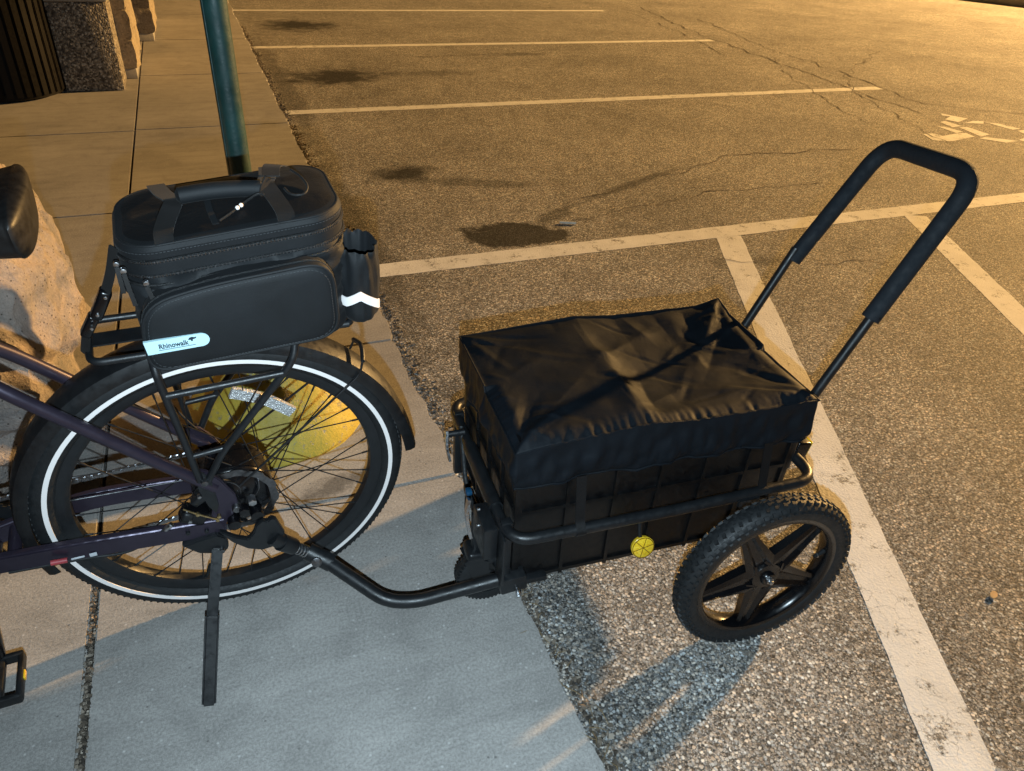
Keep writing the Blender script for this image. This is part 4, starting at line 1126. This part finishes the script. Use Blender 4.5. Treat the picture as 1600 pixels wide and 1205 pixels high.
# ------------------------------------------------------------------ fabric cover stretched over the crate
WT, WH = .545, .428
CRE = [ # (s0,t0)-(s1,t1), amplitude, width : ridges (+) and valleys (-) in the cloth, s along, t away
    ((.0, .0), (.42, .62), .010, .050), ((.42, .62), (.80, .98), .009, .06), ((1.0, .0), (.62, .30), .016, .05), ((1.0, 1.0), (.72, .45), .022, .06), ((1.0, 1.0), (.93, .30), .014, .035),
    ((.40, .12), (.44, .62), .016, .045), ((.47, .15), (.52, .50), -.018, .05), ((.52, .50), (.80, .62), -.012, .06), ((.30, .05), (.05, .35), -.006, .05), ((.0, 1.0), (.22, .72), .010, .03), ((.04, .90), (.20, .80), -.010, .025),
    ((.60, .98), (.66, .70), .010, .03), ((.72, .98), (.74, .72), -.008, .03), ((.84, .95), (.80, .60), -.014, .035), ((1.0, .55), (.78, .42), .010, .04), ((1.0, .35), (.80, .30), -.010, .03), ((.55, .10), (.85, .18), .008, .04), ((.62, .30), (.42, .14), .010, .04), ((.90, .70), (.70, .30), -.010, .03)]
rc = random.Random(11)
FINE = []
for _ in range(46):      # short sharp creases
    x, y = rc.random(), rc.random(); an = rc.choice((-.6, .5, .9, 2.4, rc.random()*3.1))+rc.gauss(0, .25); ln = rc.uniform(.05, .20)
    FINE.append(((x, y), (x+ln*math.cos(an), y+ln*math.sin(an)*1.5), rc.choice((-1, 1))*rc.uniform(.0012, .0034), rc.uniform(.008, .020)))
for k in range(9):       # rays running in from the corners
    cx, cy = ((0, 0), (1, 0), (1, 1), (0, 1))[k % 4]; an = rc.uniform(.25, 1.3)
    FINE.append(((cx, cy), (cx+(.30 if cx == 0 else -.30)*math.cos(an), cy+(.45 if cy == 0 else -.45)*math.sin(an)), rc.choice((-1, 1))*rc.uniform(.003, .005), rc.uniform(.012, .02)))
def segd(p, a, b):
    ax, ay = b[0]-a[0], b[1]-a[1]; l2 = ax*ax+ay*ay; t = max(0, min(1, ((p[0]-a[0])*ax+(p[1]-a[1])*ay)/l2))
    return math.hypot(p[0]-a[0]-ax*t, (p[1]-a[1]-ay*t)*.63), t
def cover_h(s, t):
    e = min(s, 1-s, t*.63, (1-t)*.63); lock = min(1, e/.05)
    h = -.026*(max(0, 16*s*(1-s)*t*(1-t)))**.55*(1+.35*math.sin((s-.35)*4))
    for a, b, am, wd in CRE:
        d, tt = segd((s, t), a, b)
        if d < wd*2.5: h += am*(.5 if a[0] < .5 else .38)*max(0, 1-d/(wd*1.6))**1.5*(.35+.65*math.sin(min(1, tt*1.2+.15)*math.pi)**.5 if True else 1)*(.25+.75*lock)
    h += (noise.noise(Vector((s*6, t*4, 2)))*.005+noise.noise(Vector((s*15, t*10, 5)))*.0012)*lock
    h += .014*max(0, 1-math.hypot(1-s, (1-t)*.63)/.09) - .004*max(0, 1-math.hypot(s, t*.63)/.1)
    for a, b, am, wd in FINE:
        if abs(s-a[0]) > .35 or abs(t-a[1]) > .55: continue
        d, tt = segd((s, t), a, b)
        if d < wd*1.6: h += am*max(0, 1-d/(wd*1.6))*math.sin(min(1, tt*.8+.15)*math.pi)*(.3+.7*lock)
    if s < .42: h += .020*(s/.42)-.010
    else: h += .010*max(0, 1-(s-.42)/.15)
    hump = math.exp(-((s-.40+.06*(t-.5))/(.20 if s < .40 else .055))**2)*min(1, t*4)*min(1, (1-t)*4)
    h += .010*hump*lock
    h -= .017*(1-lock)**2*(1 if t < .5 else .35)
    h += .0028*noise.noise(Vector((s*55, t*4, 8)))*max(0, 1-t*9) + .0012*noise.noise(Vector((s*9, t*40, 8)))*max(0, 1-s*14)
    return h
NS, NT = 200, 126
cu0, cu1, cv0, cv1 = -.002, .668, -.415, .002
bm = bmesh.new(); grid = []
for j in range(NT+1):
    t = j/NT; row = []
    for i in range(NS+1):
        s = i/NS; e = min(s, 1-s, t, 1-t)
        row.append(bm.verts.new(L(cu0+(cu1-cu0)*s, cv1+(cv0-cv1)*t, WT+cover_h(s, t))))
    grid.append(row)
for j in range(NT):
    for i in range(NS): bm.faces.new((grid[j][i], grid[j][i+1], grid[j+1][i+1], grid[j+1][i]))
rim = [grid[0][i] for i in range(NS)] + [grid[j][NS] for j in range(NT)] + [grid[NT][i] for i in range(NS, 0, -1)] + [grid[j][0] for j in range(NT, 0, -1)]
prev = rim; n = len(rim); hem = None
base = [v.co.copy() for v in rim]; cc = L(.333, -.207, 0)
for k in range(1, 19):
    f = k/18; row = []
    for i, b in enumerate(base):
        d = Vector((b.x-cc.x, b.y-cc.y, 0)); out = Vector((1 if b.x > cc.x else -1, 0, 0)) if abs(d.x)/.335 > abs(d.y)/.2085 else Vector((0, 1 if b.y > cc.y else -1, 0))
        s = (b.x+b.y)*1.0
        pl = noise.noise(Vector((b.x*13, b.y*13, f*1.4)))*.013*f + noise.noise(Vector((b.x*40, b.y*40, f*2.5+3)))*.0060*math.sin(f*3.14) + noise.noise(Vector((b.x*24+f*3, b.y*24, 9)))*.0075*f + noise.noise(Vector((b.x*95+f*2, b.y*95, f*1.5)))*.0022*f**2 - .004*max(0, f-.85)/.15
        hm = WH+.006*noise.noise(Vector((b.x*6, b.y*6, 1)))+.004*noise.noise(Vector((b.x*22, b.y*22, 4)))
        z = b.z+(hm-b.z)*f
        row.append(bm.verts.new(Vector((b.x, b.y, z))+out*(pl+.003*math.sin(f*3.14)+.004*f)))
    for i in range(n): bm.faces.new((prev[i], row[i], row[(i+1) % n], prev[(i+1) % n]))
    prev = row
hempts = [v.co.copy() for v in prev]; seam = [b + Vector(((.0015 if b.x > cc.x else -.0015), (.0015 if b.y > cc.y else -.0015), -.001)) for b in base]
bmesh.ops.recalc_face_normals(bm, faces=bm.faces)
me = bpy.data.meshes.new('crate_cover'); bm.to_mesh(me); bm.free()
cv = empty('crate_cover', TRW, None, 'wrinkled black nylon cover stretched over the crate on the trailer', 'cover')
ob = link('cloth', me, 'cover', cv, True, ang=75)
so = ob.modifiers.new('thick', 'SOLIDIFY'); so.thickness = .0012; so.offset = -1
tube('hem', hempts[::2], .0026, 'cover', cv, closed=True, seg=6)
tube('seam_piping', seam[::2], .0024, 'cover', cv, closed=True, seg=6)

# ------------------------------------------------------------------ green post on a yellow footing
PX, PY = .062, 1.96
po = empty('sign_post', Matrix.Translation((PX, PY, 0)), None, 'dark green steel post rising from a yellow footing behind the bag', 'post')
bm = bmesh.new(); sweep(bm, [Vector((0, 0, .25+.05*k)) for k in range(49)], .0285, 28); bmobj('pole', bm, 'green', po)
sweep_pts = [Vector((-.0325*.85, -.0325*.53, .30)), Vector((-.0325*.85, -.0325*.53, 2.6))]
tube('weld_seam', [Vector((-.0246, -.0145, .30+.06*k)) for k in range(39)], [.0016+.0008*abs(noise.noise(Vector((k*.7, 0, 0)))) for k in range(39)], 'green', po, seg=6)
bm = bmesh.new(); prof = [(.003, .31), (.04, .31), (.075, .295), (.11, .265), (.15, .215), (.19, .150), (.225, .090), (.248, .045), (.258, .015), (.262, -.004)]
seg = 72; rings = []
for r, z in prof:
    ring = []
    for k in range(seg):
        a = 2*math.pi*k/seg; f = 1+.015*noise.noise(Vector((math.cos(a)*2, math.sin(a)*2, z*8)))+.006*noise.noise(Vector((math.cos(a)*9, math.sin(a)*9, z*20)))
        ring.append(bm.verts.new((r*f*math.cos(a), r*f*math.sin(a), z)))
    rings.append(ring)
skin(bm, rings); bmobj('footing', bm, 'yellow', po, ang=60)

# ------------------------------------------------------------------ boulder
def boulder():
    bm = bmesh.new(); bmesh.ops.create_icosphere(bm, subdivisions=6, radius=1)
    for v in bm.verts:
        d = v.co.normalized()
        # superellipsoid block
        p = 4.0; m = (abs(d.x)**p+abs(d.y)**p+abs(d.z)**p)**(-1/p); q = d*m
        q = Vector((q.x*.46, q.y*.40, q.z*.40))
        # facets: cut by tilted planes
        for nx, ny, nz, dd in ((.75, -.25, .60, .50), (.30, -.75, .55, .46), (-.4, -.5, .75, .50), (.95, .1, .25, .47), (.1, .7, .7, .48), (.80, -.55, .15, .505)):
            nn = Vector((nx, ny, nz)).normalized(); k = q.dot(nn)-dd
            if k > 0: q -= nn*k*.85
        big = noise.fractal(q*3.1+Vector((3, 1, 7)), 1.0, 2.1, 4)*.028
        ridge = (1-abs(noise.noise(q*2.6+Vector((1, 9, 4)))))**3*.050-.02
        q += d*(big+ridge) + d*(abs(noise.noise(q*7+Vector((2, 2, 2))))*.020-.008) + d*noise.fractal(q*16, 1.0, 2.0, 4)*.012
        for cx, cz, k0, wd, dp in ((.55, .83, .02, .045, .045), (.75, .66, .26, .03, .03), (.35, .93, -.16, .03, .025)):
            gq = q.x*cx+q.z*cz-k0+noise.noise(q*4+Vector((0, k0*9, 0)))*.07
            q -= d*dp*math.exp(-(gq/wd)**2)
        v.co = q
    return bmobj('boulder', bm, 'rock', None, ang=22)
bo = boulder(); bo.location = (-.88, 2.10, .345); bo.rotation_euler = (0, 0, R(8))
tag(bo, 'large speckled pinkish grey boulder standing behind the bicycle', 'boulder')

# ------------------------------------------------------------------ litter bin
bn = empty('litter_bin', Matrix.Translation((-1.215, 6.29, 0)), None, 'round black slatted litter bin on the sidewalk beside the aggregate block', 'litter bin')
bm = bmesh.new(); lathe(bm, [(.001, .05), (.300, .05), (.300, .88), (.29, .88), (.29, .06), (.001, .06)], 48, 'z', False); bmobj('liner', bm, 'can', bn)
for z, r in ((.035, .335), (.84, .345)):
    bm = bmesh.new(); lathe(bm, [(r, z-.02), (r+.010, z-.02), (r+.010, z+.02), (r, z+.02)], 64, 'z'); bmobj('hoop', bm, 'can', bn)
bm = bmesh.new(); lathe(bm, [(.001, 0), (.30, 0), (.31, .01), (.31, .05), (.001, .05)], 48, 'z', False); bmobj('base', bm, 'can', bn)
first = None
for k in range(40):
    a = 2*math.pi*k/40
    if first is None:
        bm = bmesh.new(); sweep(bm, [Vector((.352, 0, .03)), Vector((.352, 0, .45)), Vector((.355, 0, .80)), Vector((.385, 0, .92))], 0, flat=(.014, .044, (1, 0, 0))); bmesh.ops.bevel(bm, geom=list(bm.edges), offset=.005, segments=2, affect='EDGES'); first = bmobj('slat', bm, 'can', bn)
    else: copyo(first, bn, (0, 0, a))

# ------------------------------------------------------------------ aggregate block and stone piers of the building
def rough_block(name, c, s, mat, parent, amp=.012, cuts=7, seed=0):
    bm = bmesh.new(); bmesh.ops.create_cube(bm, size=1)
    bmesh.ops.subdivide_edges(bm, edges=list(bm.edges), cuts=cuts, use_grid_fill=True)
    for v in bm.verts:
        d = v.co.copy(); p = Vector((d.x*s[0], d.y*s[1], d.z*s[2]))
        e = min(.5-abs(x) for x in d if abs(x) < .499) if any(abs(x) < .499 for x in d) else 0
        k = noise.fractal(p*7+Vector((seed*3.1, seed, 0)), 1, 2, 4)*amp*min(1, e*6+.15)
        out = Vector([math.copysign(1, x) if abs(x) > .499 else 0 for x in d])
        v.co = p+out*(k+amp*.5*min(1, e*6))
    bmesh.ops.translate(bm, vec=c, verts=bm.verts)
    return bmobj(name, bm, mat, parent, ang=35)
ab = empty('aggregate_block', Matrix.Translation((-.68, 6.42, 0)), None, 'exposed aggregate concrete block standing between the litter bin and stone pier', 'concrete block')
boxo('body', (0, 0, .285), (.375, .375, .57), 'aggregate', ab, None, .012)
boxo('cap', (0, 0, .600), (.395, .395, .055), 'concrete', ab, None, .008)
def pier(x, y, wd, dp, n, label):
    p = empty('stone_pier', Matrix.Translation((x, y, 0)), None, label, 'stone pier')
    boxo('plinth', (0, 0, .035), (wd-.03, dp-.03, .07), 'concrete', p, None, .006)
    for i in range(n): rough_block('block', (0, 0, .07+.20*i+.10), (wd-.012, dp-.012, .190), 'split_stone', p, .018, 7, i+x*10)
    return p
pier(-.63, 7.06, .46, .94, 10, 'split stone pier just behind the aggregate block, nearer to the bin')
pier(-.58, 8.75, .58, 1.28, 10, 'split stone pier farther along the sidewalk, behind the nearer pier')
bw = empty('building_wall', Matrix.Translation((-1.75, 10, 0)), None, 'shaded stone wall of the building behind the piers', 'wall')
boxo('wall_panel', (-.2, 2.0, 1.6), (.3, 9.0, 3.2), 'split_stone', bw, None, .01)

# ------------------------------------------------------------------ litter on the ground
bm = bmesh.new(); sweep(bm, [Vector((1.565, 3.183, ZA+.008)), Vector((1.640, 3.152, ZA+.008))], .006, 10)
tag(bmobj('cigarette_butt', bm, simple('paper', (.85, .80, .72), .8), None), 'pale cigarette butt lying beside the wet stain', 'cigarette butt')
def chip(name, x, y, s, rot, mat, label, cat):
    bm = bmesh.new(); n = 9; top = []
    for z in (.0035, .0015):
        top.append([bm.verts.new((s*(1 if abs(math.cos(2*math.pi*k/n)) > .6 else .8)*math.cos(2*math.pi*k/n), s*.55*math.sin(2*math.pi*k/n), z+.0012*math.sin(k*1.7)**2)) for k in range(n)])
    bm.faces.new(top[0]); bm.faces.new(top[1][::-1])
    for k in range(n): bm.faces.new((top[1][k], top[1][(k+1) % n], top[0][(k+1) % n], top[0][k]))
    o = bmobj(name, bm, mat, None, False); o.location = (x, y, ZA+.003); o.rotation_euler = (0, 0, rot); tag(o, label, cat)
chip('dry_leaf', 1.62, .697, .015, .4, simple('leaf_tan', (.62, .40, .20), .8), 'small tan dry leaf on the asphalt right of the striped line', 'leaf')
chip('paper_scrap', 1.24, .362, .011, 1.2, simple('paper_blue', (.30, .36, .42), .7), 'tiny bluish paper scrap on the near end of the painted line', 'paper scrap')
